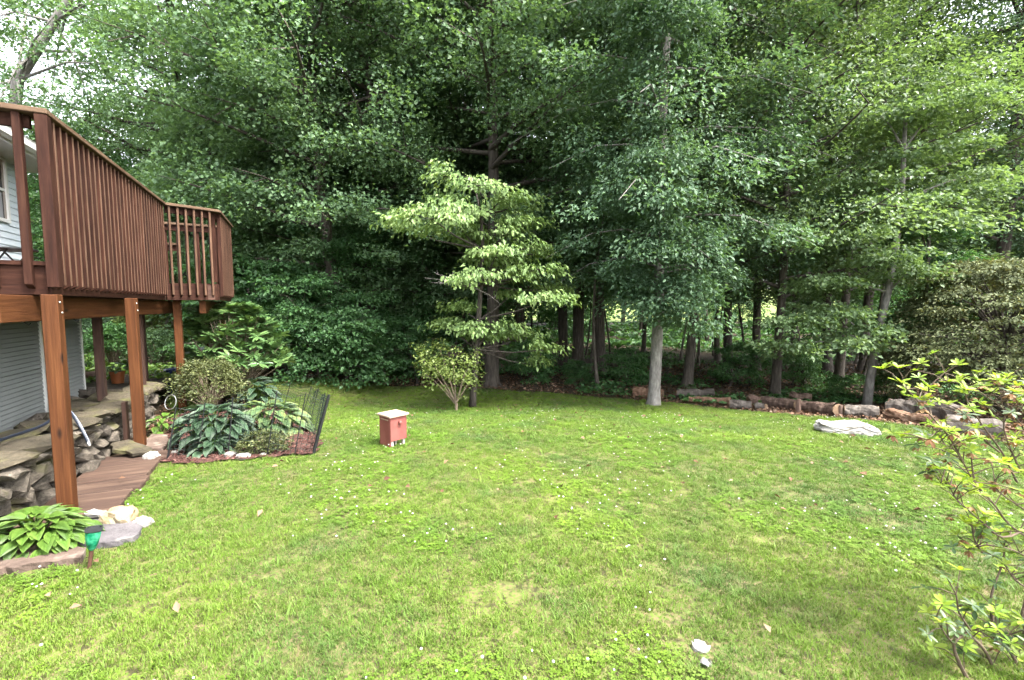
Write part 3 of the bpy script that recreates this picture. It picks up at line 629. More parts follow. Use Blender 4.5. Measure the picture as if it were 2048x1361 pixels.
# small yellow-green multi-stem shrub
b = G(913, 822); Ys = b.y; mb = MB(); C, O, Z = [], [], []; rt = random.Random(6)
for (u, v, dy) in ((838, 712, 0.1), (850, 748, -0.2), (880, 700, 0.3), (905, 715, -0.3), (940, 722, 0.1), (930, 745, -0.3), (870, 735, -0.4), (945, 758, 0.3), (895, 745, 0.4), (860, 720, 0.5)):
    e = P(u, v, Ys + dy); m1 = b.lerp(e, 0.35) + Vector((0, 0, 0.10)); m2 = b.lerp(e, 0.7) + Vector((0, 0, 0.07))
    mb.tube([b + Vector((0, 0, -0.03)), b + Vector((rt.uniform(-.02, .02), 0, 0.12)), m1, m2, e], [0.022, 0.016, 0.011, 0.007, 0.003], 6, cap=False)
    for j in range(12):
        s = rt.uniform(0.55, 1.02); p = b.lerp(e, s) + Vector((rt.gauss(0, .11), rt.gauss(0, .13), 0.07 + rt.gauss(0, .10)))
        p.z += 0.05; C.append(p); O.append(Vector((p.x - b.x, p.y - b.y, 0.05))); Z.append(rt.uniform(.08, .18))
lv = spray_leaves(np.array(C), np.array(O), np.array(Z), 20, 0.05, 0.034, tilt=0.6, thick=0.25, droop=0.3)
custom('small_tree', b, 'small yellow-green shrub tree with several thin stems beside the dogwood', 'shrub', mb, lv, M['twig'], M['lm_yellow'])
# leaning pale trees on the right
def leaner(px, radii, Yb, crown, label, seed, lm, bark=M['palebark']):
    b = G(*px[0]); mb = MB(); Y0 = b.y; rt = random.Random(seed)
    pts = [b + Vector((0, 0, -0.08))] + [P(u, v, Y0 + 0.02 * i) for i, (u, v) in enumerate(px[1:])]
    mb.tube(pts, radii, 10, jag=0.1); C, O, Z = [], [], []
    for (u, v, w, dy) in crown:
        c = P(u, v, Y0 + dy); q = min(pts, key=lambda s: abs(s.z - c.z + 0.3)); mb.tube([q, q.lerp(c, .6) + Vector((0, 0, .06)), c], [0.022, 0.012, 0.004], 5, cap=False)
        wm = S(w, Y0)
        for j in range(max(6, int(w / 4))):
            a = rt.uniform(0, 6.28); r = math.sqrt(rt.random()) * wm; C.append(c + Vector((math.cos(a) * r, math.sin(a) * r, rt.gauss(0, .06) - .1 * r))); O.append(Vector((math.cos(a), math.sin(a), 0))); Z.append(rt.uniform(.2, .34))
    lv = spray_leaves(np.array(C), np.array(O), np.array(Z), 60, 0.075, 0.055, droop=0.35, thick=0.16)
    custom('leaning_tree', b, label, 'tree', mb, lv, bark, lm)
leaner([(1732, 817), (1740, 760), (1752, 690), (1776, 585), (1788, 520), (1797, 450), (1803, 400), (1808, 300), (1815, 150)], [0.085, 0.07, 0.062, 0.056, 0.052, 0.048, 0.044, 0.036, 0.02], 0,
       [(1760, 510, 60, -.4), (1830, 540, 55, -.3), (1700, 470, 70, -.2), (1850, 440, 80, .2), (1790, 400, 70, -.3), (1900, 380, 80, .2), (1730, 360, 80, .1), (1840, 300, 90, 0), (1960, 350, 60, .3), (1760, 230, 90, 0), (1880, 210, 90, 0), (1740, 655, 36, -.3), (1700, 680, 50, -.4), (1660, 620, 60, -.2), (1590, 640, 60, -.2), (1570, 690, 40, -.3), (1640, 560, 50, -.1)],
       'leaning pale barked tree rising behind the grey logs', 31, M['lm_light'])
leaner([(1806, 812), (1822, 760), (1838, 715), (1848, 660), (1850, 600), (1856, 520), (1860, 430)], [0.07, 0.056, 0.05, 0.045, 0.04, 0.032, 0.018], 0,
       [(1870, 620, 50, .1), (1820, 640, 40, -.2), (1880, 520, 60, .2), (1840, 460, 60, .2)], 'crooked curving thin tree beside the bronze maple', 32, M['lm_under'], M['bark'])
# pale leaning limb against the sky, top left
b = Vector((-11.2, 10.2, hz(-11.2, 10.2))); mb = MB(); C, O, Z = [], [], []; rt = random.Random(9)
pts = [b, P(20, 300, 10.2), P(36, 160, 10.2), P(75, 100, 10.2), P(108, 45, 10.2), P(140, -5, 10.2), P(180, -90, 10.2)]
mb.tube(pts, [0.15, 0.115, 0.10, 0.088, 0.078, 0.066, 0.035], 10, jag=0.1)
for i in range(56):
    c = P(rt.uniform(-60, 300), rt.uniform(-80, 230), 10.2 + rt.uniform(-1, 1.6)); q = rt.choice(pts[2:])
    if i % 4 == 0: mb.tube([q, q.lerp(c, .5) + Vector((0, 0, .2)), c], [0.035, 0.02, 0.005], 5, cap=False)
    for j in range(3): C.append(c + Vector((rt.gauss(0, .3), rt.gauss(0, .3), rt.gauss(0, .2)))); O.append(c - q); Z.append(rt.uniform(.25, .45))
lv = spray_leaves(np.array(C), np.array(O), np.array(Z), 45, 0.08, 0.055, droop=0.4, thick=0.2)
custom('leaning_tree', b, 'tree with thick pale limb leaning across the sky above the deck', 'tree', mb, lv, M['palebark'], M['lm_maple'])
# bronze Japanese maple
b = Vector((8.35, 7.6, hz(8.35, 7.6))); mb = MB(); C, O, Z = [], [], []; rt = random.Random(10)
for i in range(260):
    az = rt.uniform(0, 6.28); el = rt.random() ** 0.8; zt = 0.25 + 2.35 * el; r = 1.75 * math.sqrt(max(0.06, 1 - (max(0, zt - 0.5) / 2.25) ** 2)) * rt.uniform(0.72, 1.08)
    c = b + Vector((math.cos(az) * r, math.sin(az) * r, zt)); dh = Vector((math.cos(az), math.sin(az), 0))
    if i % 4 == 0: q = b + Vector((0, 0, min(1.2, zt * 0.6))); mb.tube([q, q.lerp(c, .5) + Vector((0, 0, .18)), c], [0.03, 0.016, 0.004], 5, cap=False)
    for j in range(4): C.append(c + Vector((rt.gauss(0, .16), rt.gauss(0, .16), rt.gauss(0, .05))) - dh * rt.uniform(0, .35)); O.append(dh); Z.append(rt.uniform(.16, .30))
mb.tube([b + Vector((0, 0, -.05)), b + Vector((.05, 0, .6)), b + Vector((-.05, 0, 1.3))], [0.09, 0.07, 0.05], 8)
lv = spray_leaves(np.array(C), np.array(O), np.array(Z), 50, 0.055, 0.034, droop=0.55, thick=0.12, tilt=0.4)
custom('japanese_maple', b, 'rounded bronze and olive Japanese maple at the edge of the lawn', 'tree', mb, lv, M['bark'], M['lm_bronze'])

# ------------------------------------------------------------------ deck
deck = empty('deck', D(0.1, 0.08, 0), 'raised reddish brown wooden deck with slatted railing on tall posts', 'deck')
ZD, ZR = 1.88, 2.96
rp = {'p1': (0, 0), 'p2': (3.218, 0), 'p3': (3.49, -0.60), 'p4': (4.88, -0.60), 'p0': (0, 2.45)}
for uv in ((129, 1037), (277, 907), (363, 822)):
    q = G(*uv); pst = timber('post', (q.x, q.y + .03, q.z - .06), (q.x, q.y + .03, ZD - 0.25), 0.092, 0.092, M['cedar'], deck, B2, 0.005)
    for zb in (1.50, 1.575):                                       # carriage bolts through post and beam
        mb = MB(); mb.tube([(0.0445, -.012 if zb > 1.55 else .014, 0), (0.050, -.012 if zb > 1.55 else .014, 0), (0.052, -.012 if zb > 1.55 else .014, 0)], [.008, .007, .004], 10)
        bo = bpy.data.objects.new('bolt', mb.mesh('bolt', M['steel'])); bo.location = (0, 0, zb - (q.z - .06 + ZD - .25) / 2); put(bo, pst)
timber('post', D(4.45, -0.30, 0), D(4.45, -0.30, ZD - 0.25), 0.092, 0.092, M['cedar'], deck, B2, 0.006)
timber('post', D(4.75, -0.45, 0), D(4.75, -0.45, ZD - 0.25), 0.092, 0.092, M['cedar'], deck, B2, 0.006)
for a, d, zb in ((2.16, 0.42, 0.46), (2.97, 0.25, 0.34), (3.9, 0.45, 0.3)): timber('rear_post', D(a, d, zb), D(a, d, ZD - 0.3), 0.075, 0.075, M['darkpost'], deck, B2, 0.004)
timber('brace_post', D(1.58, 0.06, 0.02), D(1.58, 0.06, 0.52), 0.04, 0.07, M['darkpost'], deck, B2, 0.003)
timber('beam', D(-0.42, 0.15, 1.53), D(4.7, 0.15, 1.53), 0.19, 0.09, M['cedar'], deck, (0, 0, 1), 0.005)
timber('beam', D(3.5, -0.38, 1.53), D(5.0, -0.38, 1.53), 0.19, 0.08, M['cedar'], deck, (0, 0, 1), 0.005)
timber('beam', D(-0.3, 1.6, 1.53), D(5.0, 1.6, 1.53), 0.19, 0.09, M['darkpost'], deck, (0, 0, 1), 0.005)
for a in np.arange(0.25, 4.9, 0.40):
    timber('joist', D(a, 0.03 if a < 3.3 else -0.55, 1.745), D(a, 2.4, 1.745), 0.21, 0.038, M['darkpost'], deck, (0, 0, 1), 0)
seq = [('p0', 'p1'), ('p1', 'p2'), ('p2', 'p3'), ('p3', 'p4')]
for i, d in enumerate(np.arange(0.07, 2.4, 0.142)):
    timber('deck_board', D(-0.02 if d > 0 else 3.4, d, ZD - 0.019), D(4.86, d, ZD - 0.019), 0.032, 0.136, M['stain'], deck, (0, 0, 1), 0.003)
for d in (-0.1, -0.242, -0.384, -0.52): timber('deck_board', D(3.5, d, ZD - 0.019), D(4.86, d, ZD - 0.019), 0.032, 0.136, M['stain'], deck, (0, 0, 1), 0.003)
nb = {('p0', 'p1'): 13, ('p1', 'p2'): 30, ('p2', 'p3'): 6, ('p3', 'p4'): 13}
for s in seq:
    (a0, d0), (a1, d1) = rp[s[0]], rp[s[1]]
    q0, q1 = D(a0, d0, 0), D(a1, d1, 0); L = (q1 - q0).length; dr = (q1 - q0) / L; out = Vector((dr.y, -dr.x, 0))
    z = lambda h: Vector((0, 0, h)); e = 0.035
    timber('rim_joist', q0 + dr * 0.02 + z(1.7475) - out * 0.02, q1 - dr * 0.02 + z(1.7475) - out * 0.02, 0.235, 0.038, M['stain'], deck, (0, 0, 1), 0.004)
    timber('rail_cap', q0 - dr * 0.03 + z(ZR - 0.019), q1 + dr * (0.075 if s[0] == 'p0' else 0.03) + z(ZR - 0.019 + 0.0015 * seq.index(s)), 0.038, 0.15, M['cap'], deck, (0, 0, 1), 0.005)
    timber('top_rail', q0 + dr * 0.05 + z(ZR - 0.085) - out * 0.02, q1 - dr * 0.05 + z(ZR - 0.085) - out * 0.02, 0.089, 0.036, M['stain'], deck, (0, 0, 1), 0.003)
    n = nb[s]
    for k in range(n):
        t = (k + 0.9) / (n + 0.8) if s[0] != 'p0' else 1 - (0.105 + 0.185 * k) / L
        p = q0.lerp(q1, t) + out * 0.0265
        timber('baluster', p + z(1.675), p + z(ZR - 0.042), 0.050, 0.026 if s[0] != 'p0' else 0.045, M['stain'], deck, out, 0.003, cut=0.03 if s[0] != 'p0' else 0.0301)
timber('railing_post', D(-0.036, -0.036, 1.685), D(-0.036, -0.036, ZR - 0.042), 0.07, 0.07, M['stain'], deck, B2, 0.004)
for key in ('p2', 'p3', 'p4'):
    a, d = rp[key]; ii = {'p1': (0.04, 0.04), 'p2': (-0.04, 0.05), 'p3': (0.06, 0.05), 'p4': (-0.05, 0.05)}[key]
    timber('railing_post', D(a + ii[0], d + ii[1], 1.9), D(a + ii[0], d + ii[1], ZR - 0.042), 0.07, 0.07, M['stain'], deck, B2, 0.004)
timber('railing_post', D(1.5, 0.055, 1.66), D(1.5, 0.055, ZR - 0.042), 0.085, 0.085, M['stain'], deck, B2, 0.004)
# far end railing and the stair rail seen through the slats
far = empty('stair_railing', D(4.85, 0.6, ZD), 'inner stair railing seen through the gap in the deck slats', 'railing')
timber('rail_cap', D(4.8, -0.5, ZR - 0.05), D(4.8, 0.35, ZR - 0.05), 0.038, 0.12, M['cap'], far, (0, 0, 1), 0.004)
timber('top_rail', D(4.8, -0.5, ZR - 0.115), D(4.8, 0.35, ZR - 0.115), 0.089, 0.036, M['stain'], far, (0, 0, 1), 0.003)
timber('rail_cap', D(5.3, 0.2, ZR - 0.33), D(5.3, 1.2, ZR - 0.33), 0.038, 0.12, M['cap'], far, (0, 0, 1), 0.004)
timber('top_rail', D(5.3, 0.2, ZR - 0.40), D(5.3, 1.2, ZR - 0.40), 0.089, 0.036, M['stain'], far, (0, 0, 1), 0.003)
for d in (-0.42, -0.15, 0.0, 0.12, 0.3): timber('baluster', D(4.83, d, ZD), D(4.83, d, ZR - 0.16), 0.05, 0.05, M['stain'], far, B2, 0.003)
for d in (0.4, 0.62, 0.9, 1.1): timber('baluster', D(5.33, d, ZD - 0.1), D(5.33, d, ZR - 0.44), 0.04, 0.04, M['stain'], far, B2, 0.003)
# hooks under the beam
for a in (-0.05, 0.75):
    hk = MB(); c = D(a, 0.14, 1.43); hk.tube([c + Vector((0, 0, .03)), c, c + B2 * 0.02 + Vector((0, 0, -.02)), c + B2 * 0.035 + Vector((0, 0, -.005))], 0.004, 6)
    hk.build('hook', M['black'], deck)

# ------------------------------------------------------------------ house
house = empty('house', D(0.5, 2.5, 0.3), 'pale blue-grey sided house with white soffit behind the deck', 'house')
rotA = Matrix((A2, -B2, Vector((0, 0, 1)))).transposed()          # local x along the house, y into it
def hbox(name, a0, a1, d0, d1, z0, z1, m, parent=house):
    mb = MB(); mb.box(D((a0 + a1) / 2, (d0 + d1) / 2, (z0 + z1) / 2), (a1 - a0, d1 - d0, z1 - z0), rotA); return mb.build(name, m, parent, off=house.location)
hbox('wall', -5, 6.2, 2.52, 6.5, 0.25, 3.87, M['siding'])
w0, w1 = -0.15, 0.0
# the window: its right jamb is seen at the left edge of the picture
def d25(u):                                                         # distance along the house where column u meets the upper wall
    r = (u - CU) / FPX; k = D(0, 2.5, 0); return (r * k.y - k.x) / (A2.x - r * A2.y)
wr = d25(31); wl_ = wr - 0.95; wz0 = P(20, 440, D(wr, 2.5, 0).y).z; wz1 = P(20, 322, D(wr, 2.5, 0).y).z
nrow = 0
zz = 1.90
while zz < 3.84:
    zt = min(zz + 0.104, 3.86)
    segs = [(-5, 6.2)]
    if zt > wz0 - 0.02 and zz < wz1 + 0.02: segs = [(-5, wl_ - 0.06), (wr + 0.06, 6.2)]
    for a0, a1 in segs:
        mb = MB()                                                   # a lapped board: lower edge proud
        pts = []
        for a in (a0, a1):
            pts += [D(a, 2.518, zz), D(a, 2.496, zz), D(a, 2.510, zt - 0.002), D(a, 2.518, zt - 0.002)]
        mb.add(pts, [(0, 1, 2, 3), (7, 6, 5, 4), (1, 5, 6, 2), (0, 4, 5, 1), (2, 6, 7, 3)])
        mb.build('siding_board', M['siding'], house, off=house.location)
    zz += 0.104
win = hbox('window', wl_, wr, 2.512, 2.519, wz0, wz1, M['glass'])
def wbox(name, a0, a1, d0, d1, z0, z1, m):
    mb = MB(); mb.box(D((a0 + a1) / 2, (d0 + d1) / 2, (z0 + z1) / 2), (a1 - a0, d1 - d0, z1 - z0), rotA); o = mb.build(name, m, win, off=house.location); return o
for nm, a in (('frame', wl_ - 0.05), ('frame', wr)): wbox(nm, a, a + 0.05, 2.47, 2.516, wz0 - 0.05, wz1 + 0.05, M['trimw'])
wbox('frame', wl_, wr, 2.471, 2.516, wz0 - 0.05, wz0, M['trimw']); wbox('frame', wl_, wr, 2.471, 2.516, wz1, wz1 + 0.05, M['trimw'])
zm = (wz0 + wz1) / 2
wbox('sash', wl_, wr, 2.49, 2.510, zm - 0.02, zm + 0.02, M['trimw'])
for a in (wl_, wr - 0.03): wbox('sash', a, a + 0.03, 2.495, 2.5105, wz0, wz1, M['greywood'])
wbox('curtain', wr - 0.30, wr - 0.06, 2.5105, 2.5115, wz0, zm - 0.05, M['curtain'])
hbox('soffit', -5, 6.4, 2.0, 2.53, 3.875, 3.895, M['soffit'])
hbox('fascia', -5, 6.4, 1.975, 1.998, 3.86, 4.02, M['trimw'])
g = MB(); prof = [(1.972, 4.01), (1.972, 3.90), (1.93, 3.885), (1.86, 3.91), (1.855, 4.0), (1.845, 4.015), (1.86, 4.02)]
pts = [D(a, d, z) for a in (-5, 6.4) for d, z in prof]; n = len(prof)
g.add(pts, [(i, i + 1, n + i + 1, n + i) for i in range(n - 1)]); g.build('gutter', M['trimw'], house, off=house.location)
g = MB(); g.add([D(-5, 1.93, 4.03), D(6.4, 1.93, 4.03), D(6.4, 6.5, 5.9), D(-5, 6.5, 5.9), D(-5, 1.93, 3.99), D(6.4, 1.93, 3.99), D(6.4, 6.5, 5.86), D(-5, 6.5, 5.86)], [(0, 1, 2, 3), (7, 6, 5, 4), (0, 4, 5, 1), (1, 5, 6, 2), (2, 6, 7, 3), (3, 7, 4, 0)])
g.build('roof', M['shingle'], house, off=house.location)
g = MB(); g.add([D(6.2, 2.0, 3.9), D(6.2, 6.5, 3.9), D(6.2, 6.5, 5.8)], [(0, 1, 2)]); g.build('gable', M['siding'], house, off=house.location)
# lower enclosure with fine horizontal ribs (each rib only a few pixels)
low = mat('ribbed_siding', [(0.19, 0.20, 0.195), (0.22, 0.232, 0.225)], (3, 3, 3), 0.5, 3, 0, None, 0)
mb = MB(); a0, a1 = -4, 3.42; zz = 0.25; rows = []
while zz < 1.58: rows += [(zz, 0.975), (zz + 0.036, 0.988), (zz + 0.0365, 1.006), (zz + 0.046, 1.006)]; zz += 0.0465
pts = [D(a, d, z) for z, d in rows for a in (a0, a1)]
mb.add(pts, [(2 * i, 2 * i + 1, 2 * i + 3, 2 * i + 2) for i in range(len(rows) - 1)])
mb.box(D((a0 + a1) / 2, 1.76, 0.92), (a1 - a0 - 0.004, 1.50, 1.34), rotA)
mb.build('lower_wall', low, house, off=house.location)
hbox('corner_trim', 3.385, 3.43, 0.975, 1.03, 0.25, 1.6, M['trimw'])
hbox('door_trim', 2.33, 2.37, 0.968, 0.99, 0.25, 1.58, M['trimw'])
hbox('door_gap', 2.37, 2.43, 0.975, 0.989, 0.25, 1.58, M['black'])
# bistro table on the deck
bt = empty('bistro_table', D(0.0 + d25(30) * 0.55, 1.5, ZD), 'small dark round table on the deck in front of the window', 'table')
c = bt.location; q = P(25, 500, c.y); zt = max(ZD + 0.12, q.z)
mb = MB(); mb.tube([Vector((c.x, c.y, zt)), Vector((c.x, c.y, zt + 0.015))], 0.28, 24); mb.build('top', M['black'], bt)
for s in (-1, 1):
    for t_ in (-1, 1):
        mb = MB(); mb.tube([Vector((c.x + s * 0.16, c.y + t_ * 0.12, zt)), Vector((c.x - s * 0.16, c.y + t_ * 0.12, ZD + 0.005))], 0.010, 6); mb.build('leg', M['black'], bt)

# ------------------------------------------------------------------ stone wall
def rockmesh(seed, mat_, flat=0.0, n=18, box=0.62):
    r = random.Random(seed); bm = bmesh.new()
    for i in range(n):
        v = Vector((r.gauss(0, 1), r.gauss(0, 1), r.gauss(0, 1))).normalized()
        k = max(abs(v.x), abs(v.y), abs(v.z)); v = v.lerp(v / k, box) * 0.5 / (1 + (box) * 0.15) * r.uniform(0.88, 1.06); bm.verts.new(v)
    res = bmesh.ops.convex_hull(bm, input=bm.verts[:])
    bmesh.ops.delete(bm, geom=[g for g in res['geom_interior'] if isinstance(g, bmesh.types.BMVert)], context='VERTS')
    me = bpy.data.meshes.new('rock'); bm.to_mesh(me); bm.free(); me.materials.append(mat_); return me
ROCK = [rockmesh(i, M['stone']) for i in range(9)]
CAPR = [rockmesh(40 + i, M['capstone'], n=22, box=0.8) for i in range(5)]
swall = empty('stone_wall', D(1, 0.5, 0), 'dry stacked fieldstone retaining wall with mossy flat top stones', 'wall')
wd = lambda a: 0.13 if a > 0 else 0.13 - 0.09 * a                        # distance of the wall's face behind the posts
def stone(mesh, c, size, rz, parent, name='stone', tilt=0.12):
    o = bpy.data.objects.new(name, mesh); o.location = Vector(c) - parent.location
    o.scale = size; o.rotation_euler = (U(-tilt, tilt), U(-tilt, tilt), rz); return put(o, parent)
angA = math.atan2(A2.y, A2.x)
z0 = -0.05; course = 0
while z0 < 0.40:
    ch = [0.17, 0.12, 0.13, 0.10, 0.11][course % 5]; a = -1.35
    while a < 3.0:
        w = U(0.12, 0.34) * (1.25 if course == 0 else 1); hh = ch * U(0.85, 1.25)
        c = D(a + w / 2, wd(a) + 0.09 + U(-0.03, 0.025), z0 + ch / 2 + U(-.01, .01))
        stone(random.choice(ROCK), c, (w * 1.12, U(0.18, 0.28), hh * 1.15), angA + U(-.12, .12) + (math.pi if R_() < .5 else 0), swall)
        a += w
    z0 += ch * 0.93; course += 1
a = -1.4
while a < 3.0:
    w = U(0.28, 0.6); zc = z0 + 0.02 + U(-.015, .02)
    stone(random.choice(CAPR), D(a + w / 2, wd(a) + 0.13, zc), (w * 1.1, U(0.38, 0.5), U(0.07, 0.10)), angA + U(-.1, .1), swall, 'capstone', 0.05)
    stone(random.choice(CAPR), D(a + w / 2 + U(-.1, .1), wd(a) + 0.46, zc - 0.05), (w * 1.1, U(0.3, 0.42), U(0.06, 0.10)), angA + U(-.3, .3), swall, 'capstone', 0.06)
    a += w * 0.95
mb = MB()
for a0_, a1_ in ((-1.4, 0), (0, 1.5), (1.5, 2.95)):
    k = len(mb.v); pts = [D(a, wd(a) + dd, z) for a in (a0_, a1_) for dd in (0.11, 0.5) for z in (-0.1, 0.36)]
    mb.add(pts, [(0, 1, 5, 4), (1, 3, 7, 5), (2, 6, 7, 3), (0, 2, 3, 1), (4, 5, 7, 6)])
mb.build('earth_core', M['core'], swall)
for i, (a, d, z, s) in enumerate([(3.02, 0.28, 0.12, .3), (3.1, 0.45, 0.18, .34), (2.98, 0.28, 0.30, .3), (3.25, 0.75, 0.2, .4), (3.4, 1.1, .25, .42), (3.05, .55, .36, .36), (3.3, .9, .38, .3), (3.6, 1.0, .38, .3), (2.6, .85, .38, .36), (1.7, .8, .36, .4)]):
    stone(random.choice(ROCK), D(a, d, z), (s, s * .8, s * .55), U(0, 6), swall)

# ------------------------------------------------------------------ walkway boards and single stones
walk = empty('board_walkway', D(0.5, 0.25, 0), 'short walkway of wide weathered brown boards beside the stone wall', 'walkway')
wa = [-0.40, -0.12, 0.16, 0.45, 0.74, 1.0, 1.26]
for i, a in enumerate(wa[:-1]):
    w = wa[i + 1] - a - 0.008; ac = a + w / 2; dl, dr_ = wd(ac) + 0.02, -0.38 + 0.025 * math.sin(i * 2.2)
    timber('walkway_board', D(ac, dl, 0.012 + U(-.006, .006)), D(ac, dr_, 0.006 + U(-.006, .006)), 0.05, w, M['plank'], walk, (0, 0, 1), 0.005)
def slabmesh(poly, th, material, loc, sub=0):
    bm = bmesh.new(); vs_ = [bm.verts.new((x - loc[0], y - loc[1], 0)) for x, y in poly]
    f = bm.faces.new(vs_); 
    if f.normal.z < 0: f.normal_flip()
    r = bmesh.ops.extrude_face_region(bm, geom=[f]); up = [g for g in r['geom'] if isinstance(g, bmesh.types.BMVert)]
    for v in up: v.co.z += th; v.co.x += U(-.008, .008); v.co.y += U(-.008, .008); v.co.z += U(-.004, .004)
    bmesh.ops.recalc_face_normals(bm, faces=bm.faces[:]); bmesh.ops.bevel(bm, geom=[e for e in bm.edges], offset=0.004, segments=1, affect='EDGES')
    me = bpy.data.meshes.new('slab'); bm.to_mesh(me); bm.free(); me.materials.append(material); return me
def rough_poly(poly, k=3, amp=0.02):
    out = []
    for i in range(len(poly)):
        p, q = Vector(poly[i]), Vector(poly[(i + 1) % len(poly)])
        for j in range(k): s = p.lerp(q, j / k); out.append((s.x + U(-amp, amp), s.y + U(-amp, amp)))
    return out
def slab(name, poly, th, z, material, label, tilt=(0, 0), amp=.02):
    cx = sum(p[0] for p in poly) / len(poly); cy_ = sum(p[1] for p in poly) / len(poly)
    o = put(bpy.data.objects.new(name, slabmesh(rough_poly(poly, 3, amp), th, material, (cx, cy_)))); o.location = (cx, cy_, z); o.rotation_euler = (*tilt, 0)
    return tag(o, label, 'stone')
slab('slate_slab', slate_poly, 0.05, -0.01, M['slate'], 'dark grey slate slab at the near end of the board walkway')
slab('flagstone', flag_poly, 0.05, -0.015, M['brownstone'], 'long brown flagstone under the hosta at the lower left')
slab('flagstone', gpoly([(286, 900), (300, 880), (338, 880), (336, 898), (322, 910), (292, 910)]), 0.05, 0.0, M['brownstone'], 'flat brown flagstone beside the red mulch')
slab('flagstone', gpoly([(222, 916), (262, 909), (306, 916), (308, 924), (268, 927), (230, 925)]), 0.04, 0.07, M['capstone'], 'tilted flat stone lying across the far end of the walkway', (0.08, 0.10))
slab('flagstone', gpoly([(176, 1048), (190, 1041), (209, 1044), (208, 1052), (184, 1054)]), 0.03, 0.05, M['palestone'], 'small flat grey stone on the slate slab')
def boulder(name, u, v, wpx, hpx, depth, mesh_mat, label, seed, rz=0, sub=2, disp=0.10, box=0.5, sink=0.25, cat='stone', n=26, smooth=False):
    p = G(u, v); w, h = S(wpx, p.y), S(hpx, p.y)
    bm = bmesh.new(); bmesh.ops.create_icosphere(bm, subdivisions=sub + 1, radius=0.5)
    for q in bm.verts:
        c = q.co.copy(); k = max(abs(c.x), abs(c.y), abs(c.z)) * 2
        c = c.lerp(c / k, box); nn = mnoise.fractal(c * 3.1 + Vector((seed, seed * 2.1, 0)), 1.0, 2.0, 4); q.co = c * (1 + disp * nn * 2)
        st = mnoise.cell(c * 4 + Vector((seed, 0, 0))); q.co *= 1 + 0.06 * (st - .5)
        q.co = Vector((q.co.x * w, q.co.y * depth, (q.co.z + 0.5 - sink) * h * 1.25))
    me = bpy.data.meshes.new(name); bm.to_mesh(me); bm.free(); me.materials.append(mesh_mat)
    if smooth: me.polygons.foreach_set('use_smooth', [True] * len(me.polygons))
    o = put(bpy.data.objects.new(name, me)); o.location = p; o.rotation_euler = (0, 0, rz); return tag(o, label, cat)
boulder('rock', 242, 1050, 62, 40, 0.16, M['tanstone'], 'tan yellow rock at the walkway edge above the slate', 1)
boulder('rock', 285, 1052, 34, 18, 0.10, M['palestone'], 'small pale lichen rock beside the tan rock', 2)
boulder('rock', 304, 924, 26, 22, 0.13, M['palestone'], 'rounded whitish rock at the corner of the mulch bed', 3)
boulder('rock', 462, 915, 22, 12, 0.10, M['palestone'], 'small white stone edging the mulch under the blue hosta', 4)
boulder('rock', 488, 917, 30, 11, 0.10, M['palestone'], 'white edging stone left of the first front fence stake', 5)
boulder('rock', 528, 913, 14, 8, 0.08, M['palestone'], 'tiny pale edging stone at the front fence stake', 6)
boulder('rock', 346, 908, 28, 7, 0.10, M['palestone'], 'flat pinkish stone in the red mulch', 7)
# long pale boulder lying in the lawn
pa, pb = G(1641, 866), G(1766, 874); bl = (pb - pa).length; mid_ = (pa + pb) / 2
bm = bmesh.new(); bmesh.ops.create_icosphere(bm, subdivisions=5, radius=0.5)
for q in bm.verts:
    c = q.co.copy(); k = max(abs(c.x), abs(c.y), abs(c.z)) * 2; c = c.lerp(c / k, 0.6)
    nn = mnoise.fractal(Vector((c.x * 5, c.y * 3, c.z * 4)) + Vector((3.1, 1, 0)), 0.9, 2.1, 5); rid = abs(mnoise.noise(Vector((c.x * 6, c.y * 4, c.z * 9 + 7))))
    c = c * (1 + 0.10 * nn - 0.10 * rid); tap = 1 - 0.30 * max(0, c.x * 2) ** 2 - 0.25 * max(0, -c.x * 2 - 0.5)
    q.co = Vector((c.x * bl * 1.04, c.y * 0.34 * tap, (c.z + 0.30) * 0.175 * (tap * 0.5 + 0.5) + 0.015 * math.sin(c.x * 9)))
me = bpy.data.meshes.new('boulder'); bm.to_mesh(me); bm.free(); me.materials.append(M['palestone'])
o = put(bpy.data.objects.new('boulder', me)); o.location = mid_ + Vector((0, 0.08, 0)); o.rotation_euler = (0, 0, math.atan2(pb.y - pa.y, pb.x - pa.x)); tag(o, 'long whitish boulder lying in the lawn before the logs', 'boulder')
# flat pale stones showing through the near turf
for i, (u, v, w, lab) in enumerate([(1398, 1298, 42, 'pale stone breaking through the near lawn'), (1412, 1330, 26, 'smaller pale stone just in front of the one in the lawn')]):
    p = G(u, v); r = S(w, p.y) / 2; poly = [(p.x + r * math.cos(t) * U(.7, 1.1), p.y + r * .9 * math.sin(t) * U(.7, 1.1)) for t in np.arange(0, 6.2, 0.9)]
    slab('stone', poly, 0.018, p.z - .002, M['palestone'], lab, amp=.004)

